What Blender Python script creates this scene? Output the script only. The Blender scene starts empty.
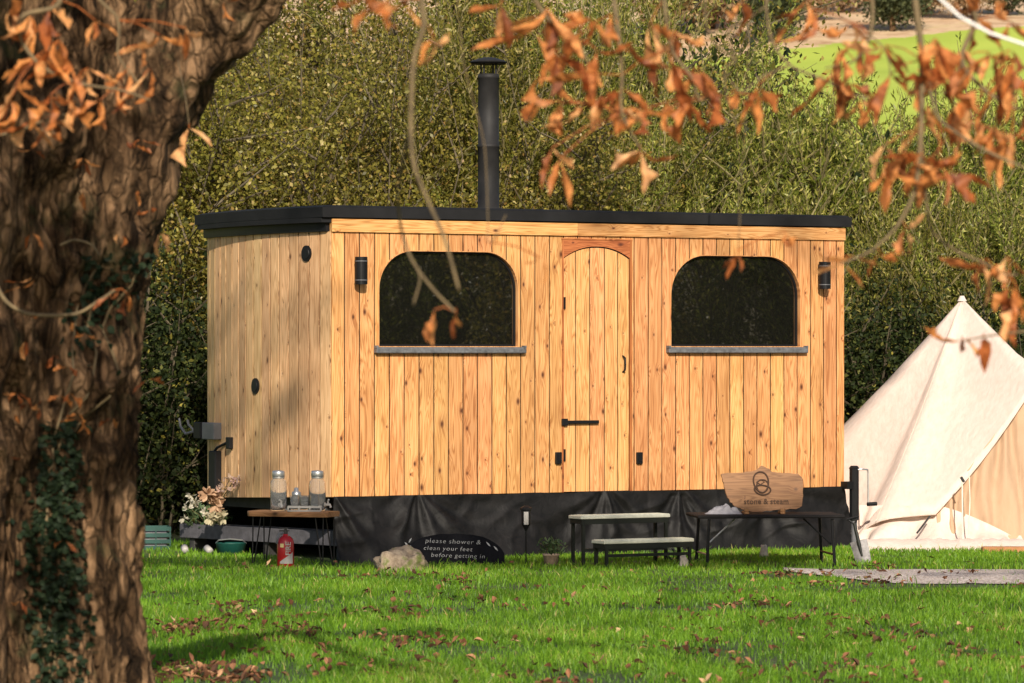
import bpy, math, random
import numpy as np
from mathutils import Vector, Matrix, noise
random.seed(7)
R = math.radians
scene = bpy.context.scene
COL = scene.collection
F = 4020.0; CH = 1.73; HY = 352.0
def W(px, py, D):
    return Vector(((px-512)/F*D, D, CH+(HY-py)/F*D))
def G(px, D, z=0.0):
    return Vector(((px-512)/F*D, D, z))

# ------------------------------------------------------------------ materials
def new_mat(name):
    m = bpy.data.materials.new(name); m.use_nodes = True
    nt = m.node_tree
    return m, nt, nt.nodes['Principled BSDF']
def N(nt, t, **k):
    n = nt.nodes.new(t)
    for a, b in k.items(): setattr(n, a, b)
    return n
def ramp(nt, fac, stops, interp='LINEAR'):
    r = N(nt, 'ShaderNodeValToRGB'); r.color_ramp.interpolation = interp
    e = r.color_ramp.elements
    while len(e) < len(stops): e.new(0.5)
    for i, (p, c) in enumerate(stops):
        e[i].position = p; e[i].color = (c[0], c[1], c[2], 1)
    nt.links.new(fac, r.inputs[0]); return r.outputs[0]
def mapping(nt, vec, scale=(1,1,1), loc=(0,0,0)):
    m = N(nt, 'ShaderNodeMapping'); m.inputs['Scale'].default_value = scale; m.inputs['Location'].default_value = loc
    nt.links.new(vec, m.inputs[0]); return m.outputs[0]
def noi(nt, vec, scale, detail=4, rough=0.55, dist=0.0):
    n = N(nt, 'ShaderNodeTexNoise'); n.inputs['Scale'].default_value = scale
    n.inputs['Detail'].default_value = detail; n.inputs['Roughness'].default_value = rough; n.inputs['Distortion'].default_value = dist
    if vec is not None: nt.links.new(vec, n.inputs['Vector'])
    return n.outputs['Fac']
def mixc(nt, fac, a, b, mode='MIX'):
    m = N(nt, 'ShaderNodeMix', data_type='RGBA', blend_type=mode)
    for s, v in ((0, fac), (6, a), (7, b)):
        if hasattr(v, 'links') or hasattr(v, 'is_linked'): nt.links.new(v, m.inputs[s])
        elif s == 0: m.inputs[0].default_value = v
        else: m.inputs[s].default_value = (v[0], v[1], v[2], 1)
    return m.outputs[2]
def mth(nt, op, a, b=None, clamp=False):
    m = N(nt, 'ShaderNodeMath', operation=op, use_clamp=clamp)
    for i, v in enumerate((a, b)):
        if v is None: continue
        if hasattr(v, 'is_linked'): nt.links.new(v, m.inputs[i])
        else: m.inputs[i].default_value = v
    return m.outputs[0]
def bump(nt, bs, h, strength, dist=0.01):
    b = N(nt, 'ShaderNodeBump'); b.inputs['Strength'].default_value = strength; b.inputs['Distance'].default_value = dist
    nt.links.new(h, b.inputs['Height']); nt.links.new(b.outputs[0], bs.inputs['Normal'])
def simple(name, col, rough=0.6, metal=0.0, var=0.15, scale=12, bmp=0.0, dist=0.01, trans=0.0):
    m, nt, bs = new_mat(name)
    if max(col) < 0.03: bs.inputs['Specular IOR Level'].default_value = 0.22
    tc = N(nt, 'ShaderNodeTexCoord')
    n = noi(nt, tc.outputs['Object'], scale, 5, 0.6)
    a = [c*(1-var) for c in col]; b = [min(1, c*(1+var)) for c in col]
    nt.links.new(ramp(nt, n, [(0.3, a), (0.7, b)]), bs.inputs['Base Color'])
    bs.inputs['Roughness'].default_value = rough; bs.inputs['Metallic'].default_value = metal
    bs.inputs['Transmission Weight'].default_value = trans
    if bmp: bump(nt, bs, n, bmp, dist)
    return m
def wood_mat(name, stops, knot, tint_var, rough=0.55, knot_scale=(5.6, 3.0)):
    m, nt, bs = new_mat(name)
    uv = N(nt, 'ShaderNodeUVMap'); uv.uv_map = 'UVMap'
    at = N(nt, 'ShaderNodeAttribute'); at.attribute_name = 'rnd'
    rnd = at.outputs['Fac']
    off = N(nt, 'ShaderNodeCombineXYZ')
    nt.links.new(mth(nt, 'MULTIPLY', rnd, 37.0), off.inputs[0]); nt.links.new(mth(nt, 'MULTIPLY', rnd, 91.0), off.inputs[1])
    add = N(nt, 'ShaderNodeVectorMath', operation='ADD'); nt.links.new(uv.outputs[0], add.inputs[0]); nt.links.new(off.outputs[0], add.inputs[1])
    P = add.outputs[0]
    # knots
    vo = N(nt, 'ShaderNodeTexVoronoi', voronoi_dimensions='2D'); vo.inputs['Scale'].default_value = 1
    nt.links.new(mapping(nt, P, (knot_scale[0], knot_scale[1], 1)), vo.inputs['Vector'])
    vc = N(nt, 'ShaderNodeSeparateColor'); nt.links.new(vo.outputs['Color'], vc.inputs[0])
    sel = mth(nt, 'GREATER_THAN', vc.outputs[0], 0.2)
    size = mth(nt, 'ADD', mth(nt, 'MULTIPLY', mth(nt, 'POWER', vc.outputs[1], 2.2), 0.075), 0.024)
    kd = mth(nt, 'DIVIDE', vo.outputs['Distance'], size)
    kmask = mth(nt, 'MULTIPLY', mth(nt, 'SUBTRACT', 1.35, kd, True), sel, True)
    kring = mth(nt, 'MULTIPLY', mth(nt, 'SUBTRACT', 1.0, mth(nt, 'DIVIDE', kd, 4.0), True), sel, True)
    # grain bending round knots
    sx = N(nt, 'ShaderNodeSeparateXYZ'); nt.links.new(P, sx.inputs[0])
    gx = mth(nt, 'ADD', sx.outputs[0], mth(nt, 'MULTIPLY', kring, 0.03))
    gv = N(nt, 'ShaderNodeCombineXYZ'); nt.links.new(gx, gv.inputs[0]); nt.links.new(sx.outputs[1], gv.inputs[1])
    w = noi(nt, mapping(nt, gv.outputs[0], (16, 0.8, 1)), 1.0, 2, 0.5, 1.2)
    rings = mth(nt, 'SINE', mth(nt, 'MULTIPLY', w, 60.0))
    rings = mth(nt, 'ADD', mth(nt, 'MULTIPLY', rings, 0.5), 0.5)
    fine = noi(nt, mapping(nt, gv.outputs[0], (160, 2.5, 1)), 1.0, 3, 0.6)
    g = mth(nt, 'ADD', mth(nt, 'MULTIPLY', rings, 0.5), mth(nt, 'MULTIPLY', fine, 0.5))
    c = ramp(nt, g, stops)
    hs = N(nt, 'ShaderNodeHueSaturation')
    nt.links.new(mth(nt, 'ADD', 0.492, mth(nt, 'MULTIPLY', rnd, 0.016)), hs.inputs['Hue'])
    nt.links.new(mth(nt, 'ADD', 1-tint_var, mth(nt, 'MULTIPLY', mth(nt, 'FRACT', mth(nt, 'MULTIPLY', rnd, 7.3)), 2*tint_var)), hs.inputs['Value'])
    nt.links.new(c, hs.inputs['Color'])
    blot = noi(nt, mapping(nt, P, (5, 1.1, 1)), 1.0, 3, 0.6)
    c2 = mixc(nt, 1.0, hs.outputs[0], ramp(nt, blot, [(0.3, (0.78, 0.72, 0.66)), (0.65, (1.06, 1.03, 1.0))]), 'MULTIPLY')
    c3 = mixc(nt, mth(nt, 'MULTIPLY', kring, 0.35), c2, (knot[0]*2.6, knot[1]*2.3, knot[2]*2))
    c4 = mixc(nt, kmask, c3, knot)
    nt.links.new(c4, bs.inputs['Base Color'])
    bs.inputs['Roughness'].default_value = rough; bs.inputs['Specular IOR Level'].default_value = 0.3
    bump(nt, bs, fine, 0.25, 0.002)
    return m
def leaf_mat(name, stops, trans=0.3, rough=0.5, objvar=0.0, fine=0.0, spec=0.4):
    m, nt, bs = new_mat(name)
    at = N(nt, 'ShaderNodeAttribute'); at.attribute_name = 'rnd'
    c = ramp(nt, at.outputs['Fac'], stops)
    if fine:
        tc = N(nt, 'ShaderNodeTexCoord')
        n = noi(nt, tc.outputs['Object'], fine, 3)
        c = mixc(nt, 1.0, c, ramp(nt, n, [(0.34, (0.5, 0.42, 0.36)), (0.52, (1.0, 1.0, 1.0)), (0.68, (1.3, 1.35, 1.4))]) if fine > 2 else ramp(nt, n, [(0.3, (0.75, 0.75, 0.6)), (0.7, (1.15, 1.1, 1.05))]), 'MULTIPLY')
    if objvar:
        oi = N(nt, 'ShaderNodeObjectInfo')
        hs = N(nt, 'ShaderNodeHueSaturation')
        nt.links.new(mth(nt, 'ADD', 0.5-objvar*0.12, mth(nt, 'MULTIPLY', oi.outputs['Random'], objvar*0.24)), hs.inputs['Hue'])
        nt.links.new(mth(nt, 'ADD', 1-objvar, mth(nt, 'MULTIPLY', oi.outputs['Random'], 2*objvar)), hs.inputs['Value'])
        nt.links.new(c, hs.inputs['Color']); c = hs.outputs[0]
    nt.links.new(c, bs.inputs['Base Color']); bs.inputs['Roughness'].default_value = rough
    bs.inputs['Specular IOR Level'].default_value = spec
    tr = N(nt, 'ShaderNodeBsdfTranslucent'); nt.links.new(c, tr.inputs[0])
    mx = N(nt, 'ShaderNodeMixShader'); mx.inputs[0].default_value = trans
    nt.links.new(bs.outputs[0], mx.inputs[1]); nt.links.new(tr.outputs[0], mx.inputs[2])
    nt.links.new(mx.outputs[0], nt.nodes['Material Output'].inputs['Surface'])
    return m

M = {}
M['front'] = wood_mat('larch_front', [(0.15, (0.34, 0.14, 0.045)), (0.45, (0.60, 0.30, 0.112)), (0.75, (0.67, 0.37, 0.16))], (0.085, 0.028, 0.012), 0.12)
M['side'] = wood_mat('larch_side', [(0.12, (0.38, 0.215, 0.095)), (0.45, (0.68, 0.43, 0.215)), (0.8, (0.77, 0.52, 0.285))], (0.10, 0.045, 0.02), 0.18)
M['door'] = wood_mat('larch_door', [(0.12, (0.32, 0.135, 0.045)), (0.42, (0.60, 0.30, 0.112)), (0.75, (0.69, 0.385, 0.17))], (0.085, 0.028, 0.012), 0.09)
M['red'] = wood_mat('red_wood', [(0.1, (0.25, 0.075, 0.022)), (0.8, (0.50, 0.19, 0.065))], (0.10, 0.03, 0.015), 0.1)
M['plank'] = wood_mat('plank_wood', [(0.1, (0.20, 0.10, 0.045)), (0.8, (0.36, 0.2, 0.10))], (0.06, 0.03, 0.015), 0.1)
M['signwood'] = wood_mat('sign_wood', [(0.1, (0.12, 0.055, 0.02)), (0.5, (0.225, 0.112, 0.045)), (0.9, (0.27, 0.145, 0.064))], (0.12, 0.06, 0.03), 0.08, knot_scale=(4, 4))
M['black'] = simple('black_paint', (0.007, 0.007, 0.008), 0.5, bmp=0.1, dist=0.003)
M['roof'] = simple('roof_rubber', (0.011, 0.011, 0.012), 0.7, scale=4, var=0.35, bmp=0.15, dist=0.01)
M['flue'] = simple('flue_black', (0.020, 0.019, 0.019), 0.6, metal=0.0, scale=6, var=0.3)
M['dark'] = simple('dark_void', (0.012, 0.010, 0.009), 0.9)
M['chassis'] = simple('chassis_steel', (0.03, 0.028, 0.026), 0.7, var=0.4)
M['lead'] = simple('lead_sill', (0.13, 0.135, 0.145), 0.5, metal=0.2, var=0.4, scale=25)
M['steel'] = simple('steel', (0.45, 0.45, 0.45), 0.35, metal=0.8, var=0.1)
M['spade_steel'] = simple('worn_spade_steel', (0.20, 0.19, 0.19), 0.6, metal=0.3, var=0.4, scale=25)
M['tabletop'] = simple('black_table_board', (0.010, 0.009, 0.009), 0.85)
M['alu'] = simple('aluminium_tread', (0.62, 0.62, 0.52), 0.45, metal=0.3, var=0.12, scale=30)
M['legdark'] = simple('dark_green_steel', (0.014, 0.016, 0.013), 0.5)
M['white'] = simple('white_plastic', (0.36, 0.34, 0.32), 0.5, var=0.05)
M['paint_white'] = simple('chalk_white', (0.34, 0.34, 0.34), 0.9, var=0.15, scale=60)
M['slate'] = simple('slate_black', (0.004, 0.004, 0.006), 0.95, var=0.3, bmp=0.3, dist=0.003)
M['greybox'] = simple('grey_plastic', (0.12, 0.12, 0.13), 0.5, var=0.15)
M['red_paint'] = simple('red_enamel', (0.34, 0.010, 0.014), 0.28, var=0.1)
M['yellow_print'] = simple('cream_print', (0.7, 0.55, 0.25), 0.6)
M['terracotta'] = simple('clay_pot', (0.36, 0.26, 0.19), 0.85, var=0.25, scale=30)
M['teal'] = simple('teal_plastic', (0.006, 0.06, 0.048), 0.5, var=0.2)
M['trough'] = simple('weathered_grey_board', (0.075, 0.072, 0.082), 0.85, var=0.35, scale=14, bmp=0.2)
M['rope'] = simple('pale_cord', (0.7, 0.62, 0.5), 0.8)
M['cable'] = simple('white_cable', (0.85, 0.82, 0.80), 0.5, var=0.04)
M['etch'] = simple('burnt_lettering', (0.055, 0.028, 0.016), 0.9)
M['stone_pale'] = simple('pale_stone', (0.42, 0.36, 0.29), 0.9, var=0.3, scale=20, bmp=0.4)
M['canvas_dark'] = simple('brown_groundsheet', (0.38, 0.17, 0.07), 0.8, var=0.2)
M['cloth'] = simple('pale_grey_cloth', (0.26, 0.25, 0.27), 0.85, var=0.15, scale=20)
M['rubber'] = simple('tyre_rubber', (0.02, 0.02, 0.02), 0.85)
def rock_mat():
    m, nt, bs = new_mat('mossy_rock'); tc = N(nt, 'ShaderNodeTexCoord')
    n = noi(nt, tc.outputs['Object'], 14, 8, 0.7); n2 = noi(nt, tc.outputs['Object'], 6, 4, 0.6)
    c = ramp(nt, n, [(0.35, (0.14, 0.10, 0.065)), (0.6, (0.36, 0.28, 0.20)), (0.75, (0.45, 0.38, 0.29))])
    c = mixc(nt, ramp(nt, n2, [(0.54, (0, 0, 0)), (0.62, (1, 1, 1))]), c, (0.13, 0.15, 0.04))
    nt.links.new(c, bs.inputs['Base Color']); bs.inputs['Roughness'].default_value = 0.9; bump(nt, bs, n, 0.8, 0.02)
    return m
M['rock'] = rock_mat()
def glass_dark():
    m, nt, bs = new_mat('window_glass')
    bs.inputs['Base Color'].default_value = (0.006, 0.006, 0.005, 1); bs.inputs['Roughness'].default_value = 0.015
    bs.inputs['IOR'].default_value = 2.1
    tc = N(nt, 'ShaderNodeTexCoord'); bump(nt, bs, noi(nt, tc.outputs['Object'], 3, 1), 0.02, 0.01)
    return m
M['glass'] = glass_dark()
def clear_glass():
    m, nt, bs = new_mat('jar_glass')
    bs.inputs['Base Color'].default_value = (0.92, 0.95, 0.94, 1); bs.inputs['Roughness'].default_value = 0.04
    bs.inputs['Transmission Weight'].default_value = 0.93; bs.inputs['IOR'].default_value = 1.12; bs.inputs['Base Color'].default_value = (.95,.95,.93,1)
    bs.inputs['Specular IOR Level'].default_value = 1.0
    return m
M['jar'] = clear_glass()
def plastic_sheet():
    m, nt, bs = new_mat('black_sheeting'); tc = N(nt, 'ShaderNodeTexCoord')
    n = noi(nt, tc.outputs['Object'], 9, 6, 0.65, 0.6)
    bs.inputs['Roughness'].default_value = 0.58; bs.inputs['Specular IOR Level'].default_value = 0.20
    nt.links.new(ramp(nt, n, [(0.35, (0.003,)*3), (0.7, (0.011, 0.010, 0.010))]), bs.inputs['Base Color'])
    bump(nt, bs, n, 0.35, 0.02)
    return m
M['sheet'] = plastic_sheet()
def canvas_mat(name, col, trans):
    m, nt, bs = new_mat(name); tc = N(nt, 'ShaderNodeTexCoord')
    n = noi(nt, tc.outputs['Object'], 2.5, 5, 0.6); f = noi(nt, mapping(nt, tc.outputs['Object'], (9, 9, 2)), 2, 4, 0.6)
    c = ramp(nt, n, [(0.3, [v*0.9 for v in col]), (0.7, col)])
    c = mixc(nt, 1.0, c, ramp(nt, f, [(0.35, (0.93, 0.92, 0.90)), (0.6, (1, 1, 1))]), 'MULTIPLY')
    nt.links.new(c, bs.inputs['Base Color']); bs.inputs['Roughness'].default_value = 0.9
    bs.inputs['Specular IOR Level'].default_value = 0.1
    bump(nt, bs, f, 0.25, 0.03)
    tr = N(nt, 'ShaderNodeBsdfTranslucent'); nt.links.new(c, tr.inputs[0])
    mx = N(nt, 'ShaderNodeMixShader'); mx.inputs[0].default_value = trans
    nt.links.new(bs.outputs[0], mx.inputs[1]); nt.links.new(tr.outputs[0], mx.inputs[2])
    nt.links.new(mx.outputs[0], nt.nodes['Material Output'].inputs['Surface'])
    return m
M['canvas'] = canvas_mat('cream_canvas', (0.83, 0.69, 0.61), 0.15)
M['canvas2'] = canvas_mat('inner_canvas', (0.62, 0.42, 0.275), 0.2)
def bark_mat(name='bark', base=((0.024, 0.015, 0.008), (0.15, 0.095, 0.052), (0.40, 0.265, 0.155)), sc=1.0):
    m, nt, bs = new_mat(name); tc = N(nt, 'ShaderNodeTexCoord'); P = tc.outputs['Object']
    n = noi(nt, mapping(nt, P, (9*sc, 9*sc, 2.2*sc)), 1.3, 8, 0.68, 0.8)
    n2 = noi(nt, P, 2.2*sc, 4, 0.6)
    n3 = noi(nt, mapping(nt, P, (1, 1, .35)), 42*sc, 6, 0.75)
    c = ramp(nt, n, [(0.40, base[0]), (0.5, base[1]), (0.62, base[2])])
    c = mixc(nt, 1.0, c, ramp(nt, n2, [(0.35, (0.72, 0.62, 0.55)), (0.6, (1.2, 1.1, 1.0))]), 'MULTIPLY')
    vo = N(nt, 'ShaderNodeTexVoronoi', feature='DISTANCE_TO_EDGE'); vo.inputs['Scale'].default_value = 1.0
    wv = N(nt, 'ShaderNodeVectorMath', operation='ADD'); nt.links.new(mapping(nt, P, (22*sc, 22*sc, 6.5*sc)), wv.inputs[0]); ns = N(nt, 'ShaderNodeTexNoise'); ns.inputs['Scale'].default_value = 9*sc; nt.links.new(P, ns.inputs[0]); nt.links.new(ns.outputs['Color'], wv.inputs[1]); nt.links.new(wv.outputs[0], vo.inputs['Vector'])
    crack = ramp(nt, vo.outputs[0], [(0.0, (0, 0, 0)), (0.16, (1, 1, 1))])
    c = mixc(nt, crack, mixc(nt, 0.6, c, base[0]), c)
    c = mixc(nt, ramp(nt, noi(nt, P, 3.7*sc, 6, 0.7), [(0.56, (0, 0, 0)), (0.68, (0.6,)*3)]), c, (0.075, 0.085, 0.035))
    nt.links.new(c, bs.inputs['Base Color']); bs.inputs['Roughness'].default_value = 0.95
    bs.inputs['Specular IOR Level'].default_value = 0.15
    bump(nt, bs, mth(nt, 'ADD', mth(nt, 'MULTIPLY', crack, 0.35), mth(nt, 'ADD', n, mth(nt, 'MULTIPLY', n3, 0.6))), 1.0, 0.05)
    return m
M['bark'] = bark_mat()
M['twig'] = simple('twig_bark', (0.15, 0.105, 0.05), 0.8, var=0.4, scale=20)
M['darkstem'] = simple('hazel_stem', (0.09, 0.07, 0.04), 0.85, var=0.4, scale=3)
M['stem'] = simple('willow_stem', (0.15, 0.125, 0.05), 0.8, var=0.4, scale=3)
M['chestnut'] = leaf_mat('chestnut_leaf', [(0, (0.12, 0.035, 0.012)), (0.25, (0.42, 0.12, 0.03)), (0.6, (0.78, 0.32, 0.09)), (0.92, (0.82, 0.47, 0.21)), (1, (0.72, 0.46, 0.03))], 0.42, 0.55, fine=32)
M['fallen'] = leaf_mat('fallen_leaf', [(0, (0.07, 0.03, 0.015)), (0.6, (0.22, 0.09, 0.04)), (0.9, (0.40, 0.20, 0.10)), (1, (0.55, 0.36, 0.2))], 0.1, 0.8, fine=12)
M['willow'] = leaf_mat('willow_leaf', [(0, (0.085, 0.11, 0.014)), (0.45, (0.23, 0.255, 0.038)), (0.8, (0.45, 0.44, 0.085)), (1, (0.70, 0.62, 0.20))], 0.5, 0.42, objvar=0.18)
M['hazel'] = leaf_mat('hazel_leaf', [(0, (0.10, 0.09, 0.016)), (0.45, (0.225, 0.20, 0.035)), (0.8, (0.40, 0.33, 0.065)), (0.93, (0.40, 0.24, 0.07)), (1, (0.64, 0.54, 0.22))], 0.5, 0.42, objvar=0.15)
M['evergreen'] = leaf_mat('evergreen_leaf', [(0, (0.010, 0.017, 0.005)), (0.7, (0.032, 0.045, 0.011)), (0.94, (0.08, 0.09, 0.022)), (1, (0.34, 0.28, 0.05))], 0.15, 0.6, spec=0.15)
M['ivy'] = leaf_mat('ivy_leaf', [(0, (0.008, 0.016, 0.008)), (1, (0.025, 0.04, 0.018))], 0.1, 0.6, spec=0.15)
M['pot_leaf'] = leaf_mat('pot_plant_leaf', [(0, (0.04, 0.08, 0.03)), (1, (0.14, 0.2, 0.08))], 0.2, 0.5)
M['woodland'] = leaf_mat('autumn_wood_leaf', [(0, (0.20, 0.13, 0.06)), (0.6, (0.50, 0.36, 0.21)), (1, (0.68, 0.52, 0.34))], 0.4, 0.8, objvar=0.15)
M['darkwood'] = leaf_mat('dark_wood_leaf', [(0, (0.02, 0.03, 0.012)), (1, (0.10, 0.11, 0.04))], 0.2, 0.8)
M['grass'] = leaf_mat('grass_blade', [(0, (0.07, 0.165, 0.012)), (0.6, (0.16, 0.34, 0.020)), (0.93, (0.27, 0.47, 0.035)), (1, (0.50, 0.44, 0.16))], 0.42, 0.5, fine=0.9)
M['petal'] = leaf_mat('flower_petal', [(0, (0.50, 0.32, 0.28)), (0.4, (0.52, 0.46, 0.30)), (1, (0.60, 0.56, 0.46))], 0.3, 0.7)
M['dried'] = leaf_mat('dried_petal', [(0, (0.36, 0.2, 0.11)), (1, (0.62, 0.42, 0.27))], 0.3, 0.8)
def ground_mat():
    m, nt, bs = new_mat('lawn_soil'); tc = N(nt, 'ShaderNodeTexCoord'); P = tc.outputs['Object']
    n = noi(nt, P, 6, 8, 0.7); n2 = noi(nt, P, 0.7, 4, 0.6)
    c = ramp(nt, n, [(0.35, (0.022, 0.032, 0.008)), (0.55, (0.05, 0.085, 0.014)), (0.72, (0.10, 0.10, 0.04))])
    c = mixc(nt, ramp(nt, n2, [(0.5, (0, 0, 0)), (0.7, (0.5,)*3)]), c, (0.09, 0.06, 0.03))
    nt.links.new(c, bs.inputs['Base Color']); bs.inputs['Roughness'].default_value = 0.95; bump(nt, bs, n, 0.8, 0.03)
    return m
M['ground'] = ground_mat()
def hill_mat():
    m, nt, bs = new_mat('hillside'); tc = N(nt, 'ShaderNodeTexCoord'); P = tc.outputs['Object']
    s = N(nt, 'ShaderNodeSeparateXYZ'); nt.links.new(P, s.inputs[0])
    n = noi(nt, P, 0.12, 6, 0.6); n2 = noi(nt, P, 0.5, 6, 0.7)
    field = ramp(nt, n, [(0.35, (0.34, 0.43, 0.04)), (0.65, (0.44, 0.52, 0.06))])
    brack = ramp(nt, n2, [(0.35, (0.36, 0.20, 0.09)), (0.55, (0.66, 0.46, 0.28)), (0.7, (0.50, 0.40, 0.16))])
    edge = mth(nt, 'ADD', s.outputs[1], mth(nt, 'MULTIPLY', mth(nt, 'SUBTRACT', n2, 0.5), 5))
    edge = mth(nt, 'SUBTRACT', edge, mth(nt, 'MULTIPLY', s.outputs[0], 0.8))
    nt.links.new(mixc(nt, mth(nt, 'GREATER_THAN', edge, 145.0), field, brack), bs.inputs['Base Color'])
    bs.inputs['Roughness'].default_value = 0.95
    return m
M['hill'] = hill_mat()
def gravel_mat():
    m, nt, bs = new_mat('gravel'); tc = N(nt, 'ShaderNodeTexCoord'); P = tc.outputs['Object']
    v = N(nt, 'ShaderNodeTexVoronoi'); v.inputs['Scale'].default_value = 55; nt.links.new(P, v.inputs[0])
    sc = N(nt, 'ShaderNodeSeparateColor'); nt.links.new(v.outputs['Color'], sc.inputs[0])
    c = ramp(nt, sc.outputs[0], [(0, (0.26, 0.20, 0.17)), (0.6, (0.52, 0.43, 0.38)), (1, (0.68, 0.60, 0.55))])
    nt.links.new(c, bs.inputs['Base Color']); bs.inputs['Roughness'].default_value = 0.9
    bump(nt, bs, v.outputs['Distance'], 0.8, 0.01)
    return m
M['gravel'] = gravel_mat()

# ------------------------------------------------------------------ mesh builder
class MB:
    def __init__(s): s.v = []; s.f = []; s.r = []; s.uv = []
    def add(s, vs, fs, rnd=0.5, uvs=None):
        b = len(s.v); s.v += [tuple(p) for p in vs]
        for f in fs:
            s.f.append([b+i for i in f]); s.r.append(rnd)
            s.uv += [(uvs[i] if uvs else (vs[i][0], vs[i][2])) for i in f]
        return s
    def box(s, a, b, rnd=0.5, bev=0.0, mat=None, axis='z'):
        x0, y0, z0 = a; x1, y1, z1 = b
        if bev <= 0:
            vs = [(x0,y0,z0),(x1,y0,z0),(x1,y1,z0),(x0,y1,z0),(x0,y0,z1),(x1,y0,z1),(x1,y1,z1),(x0,y1,z1)]
            fs = [(0,3,2,1),(4,5,6,7),(0,1,5,4),(1,2,6,5),(2,3,7,6),(3,0,4,7)]
        else:
            vs = []; e = bev
            for z, k in ((z0, e), (z0+e, 0), (z1-e, 0), (z1, e)):
                if k: ring = [(x0+e,y0+e),(x1-e,y0+e),(x1-e,y1-e),(x0+e,y1-e)]; ring = [p for p in ring for _ in (0,1)]
                else: ring = [(x0,y0+e),(x0+e,y0),(x1-e,y0),(x1,y0+e),(x1,y1-e),(x1-e,y1),(x0+e,y1),(x0,y1-e)]; 
                if k: ring = [ring[0], ring[0], ring[2], ring[2], ring[4], ring[4], ring[6], ring[6]]
                vs += [(p[0], p[1], z) for p in ring]
            fs = []
            for l in range(3):
                for i in range(8):
                    j = (i+1) % 8; fs.append((l*8+i, l*8+j, l*8+8+j, l*8+8+i))
            fs += [(7,5,3,1), (24,26,28,30)]
        if mat is not None: vs = [tuple(mat @ Vector(p)) for p in vs]
        if axis == 'x': uvs = [(p[2]+p[1], p[0]) for p in vs]
        elif axis == 'y': uvs = [(p[0]+p[2], p[1]) for p in vs]
        else: uvs = [(p[0]+p[1], p[2]) for p in vs]
        return s.add(vs, fs, rnd, uvs)
    def tube(s, pts, rad, n=8, rnd=0.5, cap=True):
        pts = [Vector(p) for p in pts]
        if not hasattr(rad, '__len__'): rad = [rad]*len(pts)
        vs = []; up = None
        for i, p in enumerate(pts):
            d = (pts[min(i+1, len(pts)-1)]-pts[max(i-1, 0)]).normalized()
            if up is None:
                up = Vector((0,0,1)) if abs(d.z) < 0.9 else Vector((1,0,0))
            a = d.cross(up).normalized(); b = a.cross(d).normalized(); up = b
            for k in range(n):
                t = 2*math.pi*k/n
                vs.append(p + a*math.cos(t)*rad[i] + b*math.sin(t)*rad[i])
        fs = []
        for i in range(len(pts)-1):
            for k in range(n):
                j = (k+1) % n; fs.append((i*n+k, i*n+j, i*n+n+j, i*n+n+k))
        if cap: fs += [tuple(range(n))[::-1], tuple(range((len(pts)-1)*n, len(pts)*n))]
        return s.add(vs, fs, rnd)
    def lathe(s, prof, n=24, c=(0,0,0), rnd=0.5):
        vs = []
        for r, z in prof:
            for k in range(n):
                t = 2*math.pi*k/n; vs.append((c[0]+r*math.cos(t), c[1]+r*math.sin(t), c[2]+z))
        fs = []
        for i in range(len(prof)-1):
            for k in range(n):
                j = (k+1) % n; fs.append((i*n+k, i*n+j, i*n+n+j, i*n+n+k))
        if prof[0][0] > 1e-4: fs.append(tuple(range(n))[::-1])
        if prof[-1][0] > 1e-4: fs.append(tuple(range((len(prof)-1)*n, len(prof)*n)))
        return s.add(vs, fs, rnd)
    def leaf(s, base, d, side, L, Wd, curl=0.3, fold=0.25, rnd=0.5, seg=4, prof=None, rag=0.0):
        d = d.normalized(); side = (side - d*side.dot(d)).normalized(); up = d.cross(side)
        prof = prof or [0.12, 0.55, 0.95, 0.85, 0.05]
        vs = []; p = Vector(base); dd = d.copy(); uu = up.copy()
        for i in range(seg+1):
            w = Wd*0.5*prof[min(i, len(prof)-1)]
            w1 = w*(1+rag*random.uniform(-.7,.5)); w2 = w*(1+rag*random.uniform(-.7,.5)); fo = fold*(1+rag*random.uniform(-1.2,1.2)); fo2 = fold*(1+rag*random.uniform(-1.2,1.2))
            vs += [p - side*w1 + uu*w1*fo, p.copy(), p + side*w2 + uu*w2*fo2]
            ang = curl/seg*(1+rag*random.uniform(-2,2)); q = Matrix.Rotation(ang, 3, side)
            if rag: q = Matrix.Rotation(rag*random.uniform(-.5,.5), 3, dd) @ q; side = q @ side if False else (Matrix.Rotation(rag*random.uniform(-.6,.6), 3, dd) @ side)
            dd = q @ dd; uu = q @ uu; p = p + dd*(L/seg)
        fs = []
        for i in range(seg):
            a = i*3; fs += [(a, a+1, a+4, a+3), (a+1, a+2, a+5, a+4)]
        return s.add(vs, fs, rnd)
    def build(s, name, mat, parent=None, smooth=False):
        me = bpy.data.meshes.new(name); me.from_pydata(s.v, [], s.f)
        uvl = me.uv_layers.new(name='UVMap')
        uvl.data.foreach_set('uv', np.array(s.uv, dtype=np.float32).ravel())
        at = me.attributes.new('rnd', 'FLOAT', 'FACE'); at.data.foreach_set('value', np.array(s.r, dtype=np.float32))
        return link(name, me, mat, parent, smooth)
def link(name, me, mat, parent=None, smooth=False):
    me.materials.append(M[mat])
    if smooth: me.polygons.foreach_set('use_smooth', [True]*len(me.polygons))
    me.update()
    o = bpy.data.objects.new(name, me); COL.objects.link(o)
    if parent is not None: o.parent = parent
    return o
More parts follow.
